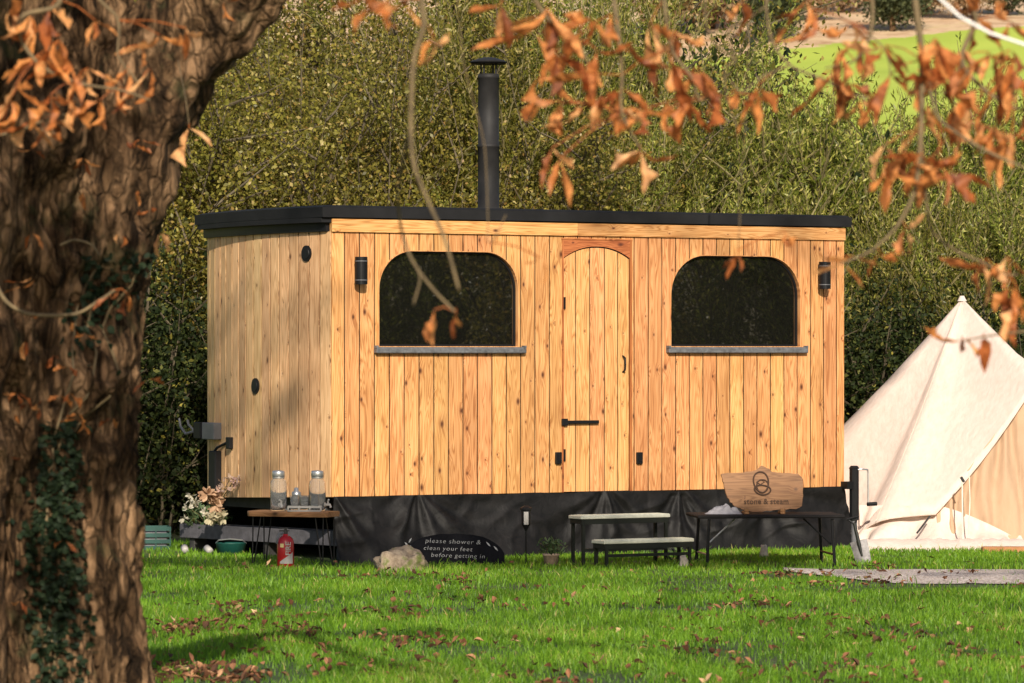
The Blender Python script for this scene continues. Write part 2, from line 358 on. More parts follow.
def np_mesh(name, V, Q, rnd, mat, parent=None, T=None):
    """V (n,3), Q (m,4) quads, T tris optional, rnd per face (quads then tris)"""
    me = bpy.data.meshes.new(name)
    me.vertices.add(len(V)); me.vertices.foreach_set('co', V.astype(np.float32).ravel())
    nq = len(Q); nt_ = 0 if T is None else len(T)
    idx = Q.ravel() if T is None else np.concatenate([Q.ravel(), T.ravel()])
    me.loops.add(len(idx)); me.loops.foreach_set('vertex_index', idx.astype(np.int32))
    me.polygons.add(nq+nt_)
    st = np.arange(nq)*4
    if T is not None: st = np.concatenate([st, nq*4+np.arange(nt_)*3])
    me.polygons.foreach_set('loop_start', st.astype(np.int32))
    me.update(calc_edges=True)
    at = me.attributes.new('rnd', 'FLOAT', 'FACE'); at.data.foreach_set('value', rnd.astype(np.float32))
    return link(name, me, mat, parent)
def tag(o, label=None, cat=None, group=None, kind=None):
    if label: o['label'] = label
    if cat: o['category'] = cat
    if group: o['group'] = group
    if kind: o['kind'] = kind
    return o
def thing(name, loc, label, cat, rz=0.0, group=None):
    o = bpy.data.objects.new(name, None); COL.objects.link(o); o.location = loc; o.rotation_euler = (0, 0, rz)
    o.empty_display_size = 0.1
    return tag(o, label, cat, group)
def text_mesh(name, s, size, mat, parent, loc, rot, shear=0.0, ext=0.001, space=1.0, bold=0.0, sx=1.0):
    cu = bpy.data.curves.new(name, 'FONT'); cu.body = s; cu.size = size; cu.extrude = ext; cu.shear = shear
    cu.space_character = space; cu.space_word = .8; cu.offset = bold; cu.align_x = 'CENTER'; cu.align_y = 'CENTER'; cu.resolution_u = 3
    o = bpy.data.objects.new(name+'_tmp', cu); COL.objects.link(o)
    dg = bpy.context.evaluated_depsgraph_get()
    me = bpy.data.meshes.new_from_object(o.evaluated_get(dg))
    bpy.data.objects.remove(o); bpy.data.curves.remove(cu)
    me.materials.clear()
    o = link(name, me, mat, parent); o.location = loc; o.rotation_euler = rot; o.scale = (sx, 1, 1)
    return o

# ------------------------------------------------------------------ cabin frame
TH = R(30); c30, s30 = math.cos(TH), math.sin(TH)
D0 = 33.0; X0 = (331-512)/F*D0
def uf(px):
    k = (px-512)/F
    return (k*D0-X0)/(c30-k*s30)
def zf(px, py):
    return CH+(HY-py)/F*(D0+uf(px)*s30)
LW = uf(844.5); WID = 2.34
ZB, ZT, ZTR, ZR = 0.540, 2.720, 2.824, 2.925
cabin = thing('timber_cabin', (X0, D0, 0), 'larch clad sauna cabin on wheels with black roof edge, stovepipe and two rounded windows', 'cabin', TH)

def window_top(u, w):   # w = (u0,u1,z0,z1,r)
    u0, u1, z0, z1, r = w
    if u < u0+r: t = (u0+r-u)/r; return z1-r*(1-math.sqrt(max(0, 1-t*t)))
    if u > u1-r: t = (u-u1+r)/r; return z1-r*(1-math.sqrt(max(0, 1-t*t)))
    return z1
def win(px0, px1, pyt, pyb, pxr):
    u0, u1 = uf(px0), uf(px1); m = (px0+px1)/2
    return (u0, u1, zf(m, pyb), zf(m, pyt), uf(px0+pxr)-u0)
WINS = [win(378.5, 518.5, 251, 347, 34), win(670.5, 800.5, 255.5, 347, 34)]
DU0, DU1 = uf(562.5), uf(630.5); DZ1 = zf(596, 240)

fw = MB()
pitch = 0.1405; gap = 0.010
edges = [0.0, uf(344.5)]
while edges[-1] < LW-0.07: edges.append(edges[-1]+pitch*random.uniform(0.985, 1.015))
edges[-1] = LW
for bi in range(len(edges)-1):
    a, b = edges[bi]+gap/2, edges[bi+1]-gap/2
    cuts = [a, b]
    for w in WINS:
        for q in (w[0], w[1]):
            if a < q < b: cuts.append(q)
        n = 18
        for k in range(n+1):
            for q in (w[0]+w[4]*k/n, w[1]-w[4]*k/n):
                if a < q < b: cuts.append(q)
    for q in (DU0, DU1):
        if a < q < b: cuts.append(q)
    cuts = sorted(set(round(q, 5) for q in cuts))
    rn = random.random(); dy = random.uniform(-0.0015, 0.0015)
    def quad(p, q, zl0, zr0, zl1, zr1, close0=False, close1=False):
        vs = [(p, dy, zl0), (q, dy, zr0), (q, dy, zr1), (p, dy, zl1)]
        fs = [(0,1,2,3)]
        vs += [(p, .0055, zl0), (q, .0055, zr0), (q, .0055, zr1), (p, .0055, zl1)]
        if p == cuts[0]: fs.append((4,0,3,7))
        if q == cuts[-1]: fs.append((1,5,6,2))
        fs.append((4,5,1,0)); fs.append((3,2,6,7))
        fw.add(vs, fs, rn, [(x, z) for x, y, z in vs])
    for p, q in zip(cuts[:-1], cuts[1:]):
        m = (p+q)/2; hit = None
        for w in WINS:
            if w[0] < m < w[1]: hit = w
        if hit:
            quad(p, q, ZB, ZB, hit[2], hit[2])
            quad(p, q, window_top(max(p, hit[0]), hit), window_top(min(q, hit[1]), hit), ZT+.003, ZT+.003)
        elif DU0 < m < DU1:
            quad(p, q, DZ1, DZ1, ZT+.003, ZT+.003)
        else: quad(p, q, ZB, ZB, ZT+.003, ZT+.003)
fw.build('front_wall', 'front', cabin)
# backing board behind the gaps, with openings
bk = MB()
us = sorted(set([0.01] + [q for w in WINS for q in (w[0]-.0005, w[1]+.0005)] + [DU0, DU1, LW-.01]))
for p, q in zip(us[:-1], us[1:]):
    m = (p+q)/2; h = [w for w in WINS if w[0] < m < w[1]]
    if h:
        w = h[0]; bk.box((p, .006, ZB+.005), (q, .05, w[2]-.001))
        n = 40
        for k in range(n):
            x0_, x1_ = p+(q-p)*k/n, p+(q-p)*(k+1)/n
            bk.box((x0_, .006, max(window_top(x0_, w), window_top(x1_, w))+.002), (x1_, .05, ZT))
    elif DU0 < m < DU1: bk.box((p, .006, DZ1+.002), (q, .05, ZT))
    else: bk.box((p, .006, ZB+.005), (q, .05, ZT))
bk.build('wall_lining', 'dark', cabin)
tb = MB(); 
tu = [0.0, LW*0.46, LW]
for a, b in zip(tu[:-1], tu[1:]): tb.box((a+.001, -.022, ZT-.004), (b-.001, .03, ZTR), random.random(), 0.003, axis='x')
tb.build('eaves_trim', 'front', cabin)

# bowed end wall
RA = WID/2/math.sin(R(11)); CA = RA*math.cos(R(11))
def bow(v, off=0.0):
    return -(math.sqrt(max(0, RA*RA-(v-WID/2)**2))-CA) - off
ew = MB(); v = 0.0; vb = [0.0]
while vb[-1] < WID-0.09: vb.append(vb[-1]+0.150*random.uniform(.98, 1.02))
vb[-1] = WID
for a, b in zip(vb[:-1], vb[1:]):
    a += .008; b -= .008; rn = random.random()
    za, zb = ZB-.075*a/WID, ZB-.075*b/WID
    xa, xb = bow(a), bow(b)
    vs = [(xa,a,za),(xb,b,zb),(xb,b,ZT),(xa,a,ZT),(xa+.005,a,za),(xb+.005,b,zb),(xb+.005,b,ZT),(xa+.005,a,ZT)]
    ew.add(vs, [(1,0,3,2),(0,4,7,3),(5,1,2,6),(0,1,5,4)], rn, [(p[1], p[2]) for p in vs])
ew.build('end_wall', 'side', cabin)
el = MB(); n = 16
for k in range(n):
    a, b = WID*k/n, WID*(k+1)/n
    vs = [(bow(a,-.006),a,ZB-.06*a/WID),(bow(b,-.006),b,ZB-.06*b/WID),(bow(b,-.006),b,ZT),(bow(a,-.006),a,ZT)]
    vs = [(p[0]+(.002 if 0 else 0), min(max(p[1], .025), WID-.01), p[2]) for p in vs]
    el.add([(p[0]+.0, p[1], p[2]) for p in vs], [(1,0,3,2)])
el.build('end_lining', 'dark', cabin)
# corner post, rear and right walls, floor
bw = MB()
x = 0.0
while x < LW-.01:
    e = min(x+pitch, LW); bw.box((x+.003, WID-.02, ZB), (e-.003, WID, ZT), random.random()); x = e
bw.build('rear_wall', 'side', cabin)
rw = MB(); x = 0.03
while x < WID-.03:
    e = min(x+pitch, WID-.021); rw.box((LW-.02, x+.003, ZB), (LW-.001, e-.003, ZT), random.random()); x = e
rw.build('right_wall', 'front', cabin)
MB().box((.05, .055, ZB-.02), (LW-.03, WID-.03, ZB+.03)).build('floor_deck', 'dark', cabin)
# roof
rf = MB()
def roof_ring(off_end, off_front, off_right, off_back, z):
    ring = []
    ring.append((LW+off_right, -off_front, z)); ring.append((LW+off_right, WID+off_back, z))
    for k in range(16, -1, -1):
        v_ = WID*k/16; y = v_ + (off_back if k == 16 else 0) - (off_front if k == 0 else 0)
        ring.append((bow(v_, off_end), y, z))
    return ring
def slab(mb, ra, rb):
    n = len(ra); vs = ra+rb
    fs = [tuple(range(n)), tuple(range(n, 2*n))[::-1]] + [(i, n+i, n+(i+1)%n, (i+1)%n) for i in range(n)]
    mb.add(vs, fs)
slab(rf, roof_ring(.095, .038, .05, .05, ZTR+.012), roof_ring(.10, .040, .052, .05, ZR-.006))
slab(rf, roof_ring(.088, .030, .045, .04, ZR-.005), roof_ring(.03, .0, .02, .02, ZR+.012))
rf.build('roof', 'roof', cabin)
r2 = MB(); slab(r2, roof_ring(.030, -.035, -.01, .01, ZT+.001), roof_ring(.034, -.035, -.01, .01, ZTR+.011)); r2.build('end_fascia', 'black', cabin)
r4 = MB(); 
slab(r4, [p for p in roof_ring(.092, .006, .0, .0, ZTR-.03)], [p for p in roof_ring(.093, .006, .0, .0, ZTR+.011)])
# only keep as overhang lip at the end: clip x
r4.v = [(min(p[0], .0), p[1], p[2]) for p in r4.v]; r4.build('roof_lip', 'roof', cabin)
j = MB(); j.box((LW*.715, -.0425, ZTR+.012), (LW*.715+.02, -.039, ZR-.004)); j.build('roof_joint', 'black', cabin)
# windows
def make_window(w):
    u0, u1, z0, z1, r = w
    prof = [(u0, z0)]
    for k in range(19):
        u = u0 + r*(1-math.cos(math.pi/2*k/18)); prof.append((u, z1-r+r*math.sin(math.pi/2*k/18)))
    for k in range(19):
        u = u1-r+r*math.sin(math.pi/2*k/18); prof.append((u, z1-r+r*math.cos(math.pi/2*k/18)))
    prof.append((u1, z0)); n = len(prof)
    def inset(d):
        cx, cz = (u0+u1)/2, (z0+z1)/2; sx = ((u1-u0)/2-d)/((u1-u0)/2); sz = ((z1-z0)/2-d)/((z1-z0)/2)
        return [((p[0]-cx)*sx+cx, (p[1]-cz)*sz+cz) for p in prof]
    fr = MB()
    A = [(p[0], -.004, p[1]) for p in inset(.0)]; B = [(p[0], -.004, p[1]) for p in inset(.006)]; C_ = [(p[0], .055, p[1]) for p in inset(.006)]
    A0 = [(p[0], .03, p[1]) for p in inset(-.0)]
    vs = A0+A+B+C_; fs = []
    for l in range(3):
        for i in range(n):
            jx = (i+1) % n; fs.append((l*n+i, l*n+n+i, l*n+n+jx, l*n+jx))
    fr.add(vs, fs, .3, [(p[0], p[2]) for p in vs])
    o = fr.build('window', 'door', cabin)
    f2 = MB(); vs = []
    for d, y in ((.006, .038), (.006, .055), (.022, .055), (.022, .038)): vs += [(p[0], y, p[1]) for p in inset(d)]
    fs = []
    for l in range(4):
        l2 = (l+1) % 4
        for i in range(n):
            jx = (i+1) % n; fs.append((l*n+i, l2*n+i, l2*n+jx, l*n+jx))
    f2.add(vs, fs); f2.build('frame', 'black', o)
    g = MB(); g.add([(p[0], .047, p[1]) for p in inset(.021)], [tuple(range(n))]); g.build('glass_pane', 'glass', o)
    s = MB(); a, b = u0-.045, u1+.05
    s.box((a, -.055, z0-.052), (b, .06, z0-.012), bev=.006)
    s.box((a, -.05, z0-.012), (a+.02, .0, z0+.012)); s.box((b-.02, -.05, z0-.012), (b, .0, z0+.012))
    s.box((a+.02, -.04, z0-.0125), (b-.02, .0, z0-.001))
    s.build('sill', 'lead', o)
    return o
for w in WINS: make_window(w)
# door
dleaf = MB(); dx = [DU0+.012, uf(576), uf(590), uf(604.7), uf(618), DU1-.012]
dz0 = ZB+.004; zp = zf(596, 246.5); zs = zf(563, 259); zs2 = zf(629, 258.5)
du = (DU0+DU1)/2; hw = (DU1-DU0)/2
def arch(u): t = (u-du)/hw; return zp-(zp-(zs+zs2)/2)*abs(t)**2.2
for a, b in zip(dx[:-1], dx[1:]):
    rn = random.random(); a += .0045; b -= .0045; n = 5
    for k in range(n):
        p, q = a+(b-a)*k/n, a+(b-a)*(k+1)/n
        vs = [(p,.004,dz0),(q,.004,dz0),(q,.004,arch(q)-.012),(p,.004,arch(p)-.012),(p,.03,dz0),(q,.03,dz0),(q,.03,arch(q)-.012),(p,.03,arch(p)-.012)]
        fs = [(0,1,2,3),(3,2,6,7)] + ([(4,0,3,7)] if k == 0 else []) + ([(1,5,6,2)] if k == n-1 else [])
        vs = [(v_[0], .009 if v_[1] > .01 else v_[1], v_[2]) for v_ in vs]; dleaf.add(vs, fs, rn, [(x_, z_) for x_, y_, z_ in vs])
door = dleaf.build('door', 'door', cabin)
MB().box((DU0, .0095, ZB), (DU1, .03, DZ1)).build('door_lining', 'dark', cabin)
sp = MB(); n = 24
for k in range(n):
    p, q = DU0+(DU1-DU0)*k/n, DU0+(DU1-DU0)*(k+1)/n
    vs = [(p,-.006,arch(p)),(q,-.006,arch(q)),(q,-.006,DZ1+.002),(p,-.006,DZ1+.002),(p,.03,arch(p)),(q,.03,arch(q)),(q,.03,DZ1),(p,.03,DZ1)]
    sp.add(vs, [(0,1,2,3),(4,5,1,0),(3,2,6,7)], .2, [(z_, x_) for x_, y_, z_ in vs])
sp.build('door_arch', 'red', cabin)
dj = MB()
dj.box((DU0-.004, -.008, ZB), (DU0+.009, .03, DZ1), .3); dj.box((DU1-.009, -.008, ZB), (DU1+.012, .03, DZ1), .6)
dj.box((DU0-.01, -.012, DZ1), (DU1+.015, .02, DZ1+.012), .5, axis='x')
dj.build('door_jamb', 'red', cabin)
h = MB(); zl = zf(580, 422)
h.box((uf(561), -.028, zl-.03), (uf(566.5), -.006, zl+.03), bev=.003); h.box((uf(566), -.03, zl-.014), (uf(597.5), -.018, zl+.014), bev=.003)
for q in (571, 590): h.box((uf(q), -.02, zl-.01), (uf(q)+.02, .0035, zl+.01))
h.build('latch_bar', 'black', door)
hd = MB(); ux = uf(623)
hd.tube([(ux, .003, zf(623,372)), (ux, -.035, zf(623,370)), (ux, -.04, zf(623,364)), (ux, -.035, zf(623,358)), (ux, .003, zf(623,356))], .008)
hd.build('handle', 'black', door)
for py in (303, 455):
    b = MB(); z = zf(566, py); b.box((DU0+.004, -.016, z-.05), (DU0+.022, -.0085, z+.05)); b.build('hinge', 'black', door)
for px in (557.5, 638.5):
    b = MB(); z = zf(px, 458); u = uf(px); b.box((u-.028, -.03, z-.05), (u+.028, -.002, z+.05), bev=.004); b.box((u-.015, -.036, z-.03), (u+.015, -.03, z+.03)); b.build('step_bracket', 'black', cabin)
# wall lamps
for px, y0, y1 in ((357, 257, 284.5), (820, 262, 289)):
    u = uf(px); zb, zt = zf(px, y1), zf(px, y0)
    b = MB(); h_ = zt-zb
    b.lathe([(.0, 0), (.052, 0), (.052, h_*.14)], 20, (u, -.075, zb)); b.lathe([(.052, h_*.17), (.052, h_*.83)], 20, (u, -.075, zb)); b.lathe([(.052, h_*.86), (.052, h_), (0, h_)], 20, (u, -.075, zb))
    b.box((u-.02, -.03, zb+h_*.3), (u+.02, -.002, zb+h_*.7))
    l = b.build('wall_lamp', 'black', cabin)
    b = MB()
    for q in (.14, .83): b.lathe([(.055, h_*q), (.055, h_*(q+.03))], 20, (u, -.075, zb))
    b.build('lamp_ring', 'greybox', l)
# vents on end wall
def on_end(px, py):
    # find v with projected px
    lo, hi = 0, WID
    for _ in range(40):
        m = (lo+hi)/2; x = bow(m); X = X0+x*c30-m*s30; Y = D0+x*s30+m*c30
        if X/Y*F+512 > px: lo = m
        else: hi = m
    x = bow(m); Y = D0+x*s30+m*c30
    return x, m, CH+(HY-py)/F*Y
for px, py in ((307, 253.5), (256, 386)):
    x, m, z = on_end(px, py)
    b = MB(); t = (m-WID/2)/RA
    nrm = Vector((-math.cos(t), math.sin(t), 0))
    p = Vector((x, m, z)); b.tube([p+nrm*-.01, p+nrm*.012], [.067, .067], 24); b.tube([p+nrm*.012, p+nrm*.018], [.05, .045], 24)
    b.build('vent', 'black', cabin)
# services on the end wall
def endbox(px, py, w, h_, d, name, mat, out=0.0):
    x, m, z = on_end(px, py)
    b = MB(); b.box((x-d-out, m-w/2, z-h_/2), (x+.02-out, m+w/2, z+h_/2), bev=.006); return b.build(name, mat, cabin), (x, m, z)
sb, q = endbox(217, 431, .24, .145, .09, 'socket_box', 'greybox')
b = MB(); x, m, z = q
b.box((x-.10, m+.13, z-.07), (x-.005, m+.27, z+.075), bev=.008); b.build('cover', 'black', sb)
b = MB(); b.tube([(x-.06, m+.27, z+.0), (x-.10, m+.42, z-.03), (x-.1, m+.52, z+.03), (x-.1, m+.55, z+.1)], .012); b.tube([(x-.06, m+.27, z-.03), (x-.10, m+.36, z+.05), (x-.1, m+.38, z+.09)], .011); b.build('cable', 'greybox', sb)
endbox(231.5, 443, .075, .10, .04, 'switch_box', 'black')
b = MB(); x, m, z = on_end(219, 467)
b.box((x-.07, m-.07, ZB-.08), (x-.004, m+.07, z+.14), bev=.01)
b.tube([(x-.04, m, z+.14), (x-.04, m-.05, z+.17), (x-.02, m-.35, z+.25), (x-.02, m-.45, z+.25)], .012)
b.build('waste_pipe', 'black', cabin)
# chimney
cu_, cv_ = 1.83, .60
flue = MB(); flue.lathe([(.0, 0), (.115, 0), (.115, .03), (.092, .04), (.092, .55), (.095, .552), (.095, .575), (.09, .577), (.09, 1.14), (.093, 1.142), (.093, 1.165), (.088, 1.17), (.088, 1.18), (.0, 1.18)], 32, (cu_, cv_, ZR+.005))
ch = flue.build('chimney', 'flue', cabin, True)
for p in ch.data.polygons: p.use_smooth = True
b = MB(); zc = ZR+1.20
for k in range(4):
    t = k*math.pi/2+.5; p = Vector((cu_+.075*math.cos(t), cv_+.075*math.sin(t), zc-.05)); b.tube([p, p+Vector((0,0,.14))], .008, 6)
b.lathe([(.155, .080), (.16, .087), (.14, .10), (.05, .127), (0, .132)], 28, (cu_, cv_, zc))
b.lathe([(.155, .078), (.05, .097), (0, .102)], 28, (cu_, cv_, zc-.006))
b.build('cowl', 'flue', ch)
# chassis, wheels
b = MB()
for y in (.25, WID-.25): b.box((-.02, y-.04, ZB-.16), (LW+.05, y+.04, ZB-.022))
for x in (.02, 1.3, 2.6, 3.9, LW-.08): b.box((x, .30, ZB-.14), (x+.06, WID-.3, ZB-.025))
b.build('chassis', 'chassis', cabin)
for y in (.15, WID-.15):
    for x in (2.2, 3.05):
        b = MB()
        pr = [(-.1,.17),(-.1,.27),(-.07,.31),(.07,.31),(.1,.27),(.1,.17)]
        vs = []; n = 28
        for yy, rr in pr:
            for k in range(n): t = 2*math.pi*k/n; vs.append((x+rr*math.cos(t), y+yy, .31+rr*math.sin(t)))
        fs = [(l*n+k, l*n+(k+1)%n, ((l+1)%6)*n+(k+1)%n, ((l+1)%6)*n+k) for l in range(6) for k in range(n)]
        b.add(vs, fs); wh = b.build('wheel', 'rubber', cabin, True)
        b = MB(); b.tube([(x, y-.06, .31), (x, y+.06, .31)], [.17, .17], 20); b.tube([(x, y-.09, .31), (x, y+.09, .31)], .05, 12); b.build('rim', 'greybox', wh)
# corner jack with crank at the right end
jx, jy = LW+.055, -.07
b = MB(); b.tube([(jx, jy, .245), (jx, jy, .70)], .042, 12); b.box((LW-.04, jy-.03, .52), (jx, jy+.09, .585)); b.tube([(jx, jy, .70), (jx, jy, .725)], [.05, .03], 12)
jk = b.build('corner_jack', 'black', cabin)
b = MB(); b.tube([(jx, jy, .005), (jx, jy, .25)], .028, 12); b.lathe([(0,0),(.08,0),(.08,.012),(.03,.02)], 16, (jx, jy, .0)); b.build('inner_tube', 'greybox', jk)
b = MB(); b.tube([(jx, jy-.02, .69), (jx+.05, jy-.05, .695), (jx+.105, jy-.06, .69), (jx+.108, jy-.06, .66), (jx+.11, jy-.06, .39)], .008, 8); b.build('crank', 'steel', jk)
b = MB(); b.tube([(jx+.10, jy-.06, .385), (jx+.185, jy-.08, .388)], .018, 10); b.build('crank_handle', 'black', jk)

# ------------------------------------------------------------------ black sheeting skirt
def skirt():
    mb = MB(); nu, nz = 420, 44
    vs = []
    for i in range(nu+1):
        u = .02+(LW-.03)*i/nu
        for k in range(nz+1):
            t = k/nz; z = .545*(1-t)+.0
            topz = .543-.03*max(0, noise.noise(Vector((u*2.1, 3.3, 0))))
            z = topz*(1-t)
            a = .022*math.sin(u*6.3+1.3*math.sin(u*2.7)+t*1.8)*t + .075*noise.noise(Vector((u*1.6, t*.9, 1)))*(.3+t)
            w1 = abs(noise.noise(Vector((u*2.2+t*1.5, t*1.3-u*.8, 5)))); w2 = abs(noise.noise(Vector((u*3.1-t*2.2, t*1.6+u*.5, 9))))
            cell = u/1.15+.3*math.sin(u*1.9); ui = round(cell); du_ = (cell-ui)*1.15; ph = math.atan2(du_, t*.55+.06)
            wgt = math.cos(math.pi*min(.5, abs(du_)/1.15))**.5
            a += (.03*math.sin(ph*5.5+ui*2.1+1.5*noise.noise(Vector((u*3,t*2,0))))+.012*math.sin(ph*15+ui))*math.sin(math.pi*min(1, t*.9+.08))*wgt + -.05*(1-min(1, w1*5))*.35*math.sin(math.pi*t)
            y = -.012 - .05*t - .14*t*t*(0.6+0.4*math.sin(u*1.7)) + a
            edge = max(0, (u-(LW-.35))/.35); y += .5*edge**2*0; uu = u + .05*edge*math.sin(t*3.0) - .06*edge*t*t
            vs.append((uu, min(y, -.004 if t < .05 else .1), z))
    n1 = nz+1
    fs = [(i*n1+k, i*n1+k+1, (i+1)*n1+k+1, (i+1)*n1+k) for i in range(nu) for k in range(nz)]
    mb.add(vs, fs)
    # rear and right returns so that nothing shows through under the cabin
    for (p, q) in (((LW-.012, .02), (LW-.012, WID-.03)), ((LW-.02, WID-.035), (-.02, WID-.035))):
        vs = []; m = 60
        for i in range(m+1):
            x = p[0]+(q[0]-p[0])*i/m; y = p[1]+(q[1]-p[1])*i/m
            for k in range(9):
                t = k/8; a = .03*noise.noise(Vector((x*4, y*4, t*2)))*t
                vs.append((x+a, y+a, .5*(1-t)))
        fs = [(i*9+k, i*9+k+1, (i+1)*9+k+1, (i+1)*9+k) for i in range(m) for k in range(8)]
        mb.add(vs, fs)
    o = mb.build('skirt_sheet', 'sheet', None, True)
    o.location = (X0, D0, 0); o.rotation_euler = (0, 0, TH)
    tag(o, 'crumpled black plastic sheeting hung round the underside of the timber cabin', 'sheeting')
skirt()

# ------------------------------------------------------------------ props
# plank table with hairpin legs
T1D = 32.5
p0 = G(253.5, T1D+.15); p1 = G(333.5, T1D-.12)
tz = CH-(511-HY)/F*T1D
cen = (p0+p1)/2; ang = math.atan2(p1.y-p0.y, p1.x-p0.x); ln = (p1-p0).length
t = thing('plank_table', cen, 'low waney wooden plank table on black hairpin legs holding drinks jars', 'table', ang)
b = MB(); n = 26; vs = []
for i in range(n+1):
    x = -ln/2+ln*i/n; wob = .008*noise.noise(Vector((x*9, 0, 0))); wf = .14 if 0 < i < n else .11
    for y, z in ((-wf+wob, tz-.042), (-wf-.008+wob, tz-.012), (-wf+wob, tz), (wf+wob, tz), (wf+.006+wob, tz-.02), (wf+wob, tz-.042)): vs.append((x, y, z))
fs = [(i*6+k, (i+1)*6+k, (i+1)*6+(k+1)%6, i*6+(k+1)%6) for i in range(n) for k in range(6)] + [tuple(range(6)), tuple(range(n*6, n*6+6))[::-1]]
b.add(vs, fs, .4, [(v_[1]+v_[2], v_[0]) for v_ in vs]); b.build('table_top', 'plank', t)
for sx in (-1, 1):
    for sy in (-1, 1):
        b = MB(); x = sx*(ln/2-.08); y = sy*.1
        b.tube([(x-.035, y, tz-.042), (x+sx*.03-.006, y+sy*.01, .006), (x+sx*.03+.006, y+sy*.01, .006), (x+.035, y, tz-.042)], .0055, 6); b.build('leg', 'black', t)
def on_table(px, dy=0.0):
    x = (px-512)/F*(T1D+dy); return Vector((x, T1D+dy, tz))
def dispenser(px, label, tapx, tapy):
    t = thing('drinks_dispenser', on_table(px, .03), label, 'jar', group='glass drinks jars on the plank table')
    b = MB(); b.lathe([(0,.0),(.060,.0),(.067,.012),(.067,.215),(.062,.24),(.045,.262),(.045,.285)], 28); b.lathe([(.042,.285),(.042,.262),(.058,.236),(.063,.21),(.063,.016),(.0,.012)], 28)
    b.build('jar_body', 'jar', t, True)
    b = MB(); b.lathe([(.05,.278),(.052,.282),(.052,.31),(.048,.325),(0,.33)], 28); b.build('lid', 'steel', t, True)
    b = MB(); b.lathe([(.046,.262),(.051,.265),(.051,.274),(.046,.277)], 24); b.build('rim_band', 'steel', t)
    b = MB(); a = Vector((tapx, tapy, 0)).normalized(); s_ = a.cross(Vector((0,0,1)))
    b.tube([a*.06+Vector((0,0,.05)), a*.105+Vector((0,0,.05)), a*.112+Vector((0,0,.028))], .011, 10); b.tube([a*.09+Vector((0,0,.055)), a*.088+Vector((0,0,.085)), a*.10+s_*.02+Vector((0,0,.092))], .007, 8); b.tube([a*.055+Vector((0,0,.05)), a*.07+Vector((0,0,.05))], .018, 12)
    b.build('tap', 'white', t)
dispenser(278.5, 'large glass drinks dispenser at the outer end of the plank table, its tap facing forward', .3, -1)
dispenser(317.5, 'large glass drinks dispenser behind the tumblers, beside the cabin corner', 1, -.25)
t = thing('storage_jar', on_table(296.5, .06), 'small glass jar with silver lid between the two drinks dispensers', 'jar')
b = MB(); b.lathe([(0,0),(.034,0),(.036,.01),(.036,.10),(.03,.115)], 20); b.build('jar_body', 'jar', t, True)
b = MB(); b.lathe([(.036,.116),(.038,.12),(.038,.15),(.02,.16),(.018,.185),(0,.19)], 20); b.build('lid', 'steel', t, True)
lab = ['tumbler at the jar end of the row of three, nearest the outer dispenser', 'middle tumbler of the row of three on the plank table', 'tumbler at the cabin end of the row of three']
for i, px in enumerate((294.5, 304.5, 314.5)):
    p = on_table(px, -.09)
    b = MB(); b.lathe([(0,0),(.030,0),(.031,.012),(.035,.118)], 20); b.lathe([(.032,.118),(.028,.02),(0,.016)], 20)
    o = b.build('drinking_glass', 'jar', None, True); o.location = p+Vector((0,0,.012)); tag(o, 'clear glass '+lab[i], 'glass', 'glass tumblers in a row on the plank table')
t = thing('glass_rack', on_table(304.5, -.09), 'pale tray with low rails holding three glass tumblers', 'rack')
b = MB(); b.box((-.135, -.05, .0), (.135, .05, .01), bev=.002); b.build('tray', 'white', t)
b = MB()
for y in (-.05, .05): b.box((-.135, y-.003, .03), (.135, y+.003, .045))
for x in (-.132, -.044, .044, .132):
    for y in (-.05, .05): b.box((x-.004, y-.004, .008), (x+.004, y+.004, .045))
b.build('rail', 'white', t)
# fire extinguisher
t = thing('fire_extinguisher', G(285.5, 32.15), 'small red fire extinguisher standing in the grass under the plank table', 'extinguisher', R(8))
b = MB(); b.lathe([(0,.008),(.062,.008),(.068,.02),(.068,.205),(.060,.235),(.035,.258),(.020,.262),(.020,.275),(0,.275)], 28); b.build('cylinder', 'red_paint', t, True)
b = MB(); b.tube([(0,0,.27),(0,0,.30)], .018, 12); b.box((-.05,-.009,.295),(.03,.009,.305)); b.box((-.055,-.009,.315),(.02,.009,.325)); b.tube([(0,0,.3),(0,0,.32)], .012, 8); b.build('valve', 'chassis', t)
b = MB(); b.tube([(-.012,0,.285),(-.05,-.03,.275),(-.068,-.04,.24),(-.072,-.03,.20)], .010, 8); b.build('nozzle', 'greybox', t)
def arc_panel(r, a0, a1, z0a, z1a, z0b, z1b, n=12):
    vs = []; 
    for i in range(n+1):
        f = i/n; a = a0+(a1-a0)*f; vs += [(r*math.sin(a), -r*math.cos(a), z0a+(z0b-z0a)*f), (r*math.sin(a), -r*math.cos(a), z1a+(z1b-z1a)*f)]
    return vs, [(2*i, 2*i+2, 2*i+3, 2*i+1) for i in range(n)]
b = MB(); b.add(*arc_panel(.0695, -.8, .9, .04, .055, .04, .135)); b.build('label', 'white', t)
b = MB()
b.add(*arc_panel(.0695, -.75, -.3, .17, .20, .17, .20, 6)); b.build('printing', 'yellow_print', t)
text_mesh('lettering', 'FIRE', .06, 'white', t, (.018, -.0705, .16), (R(90), R(-90), 0), 0, .001, 1.0, .0008)
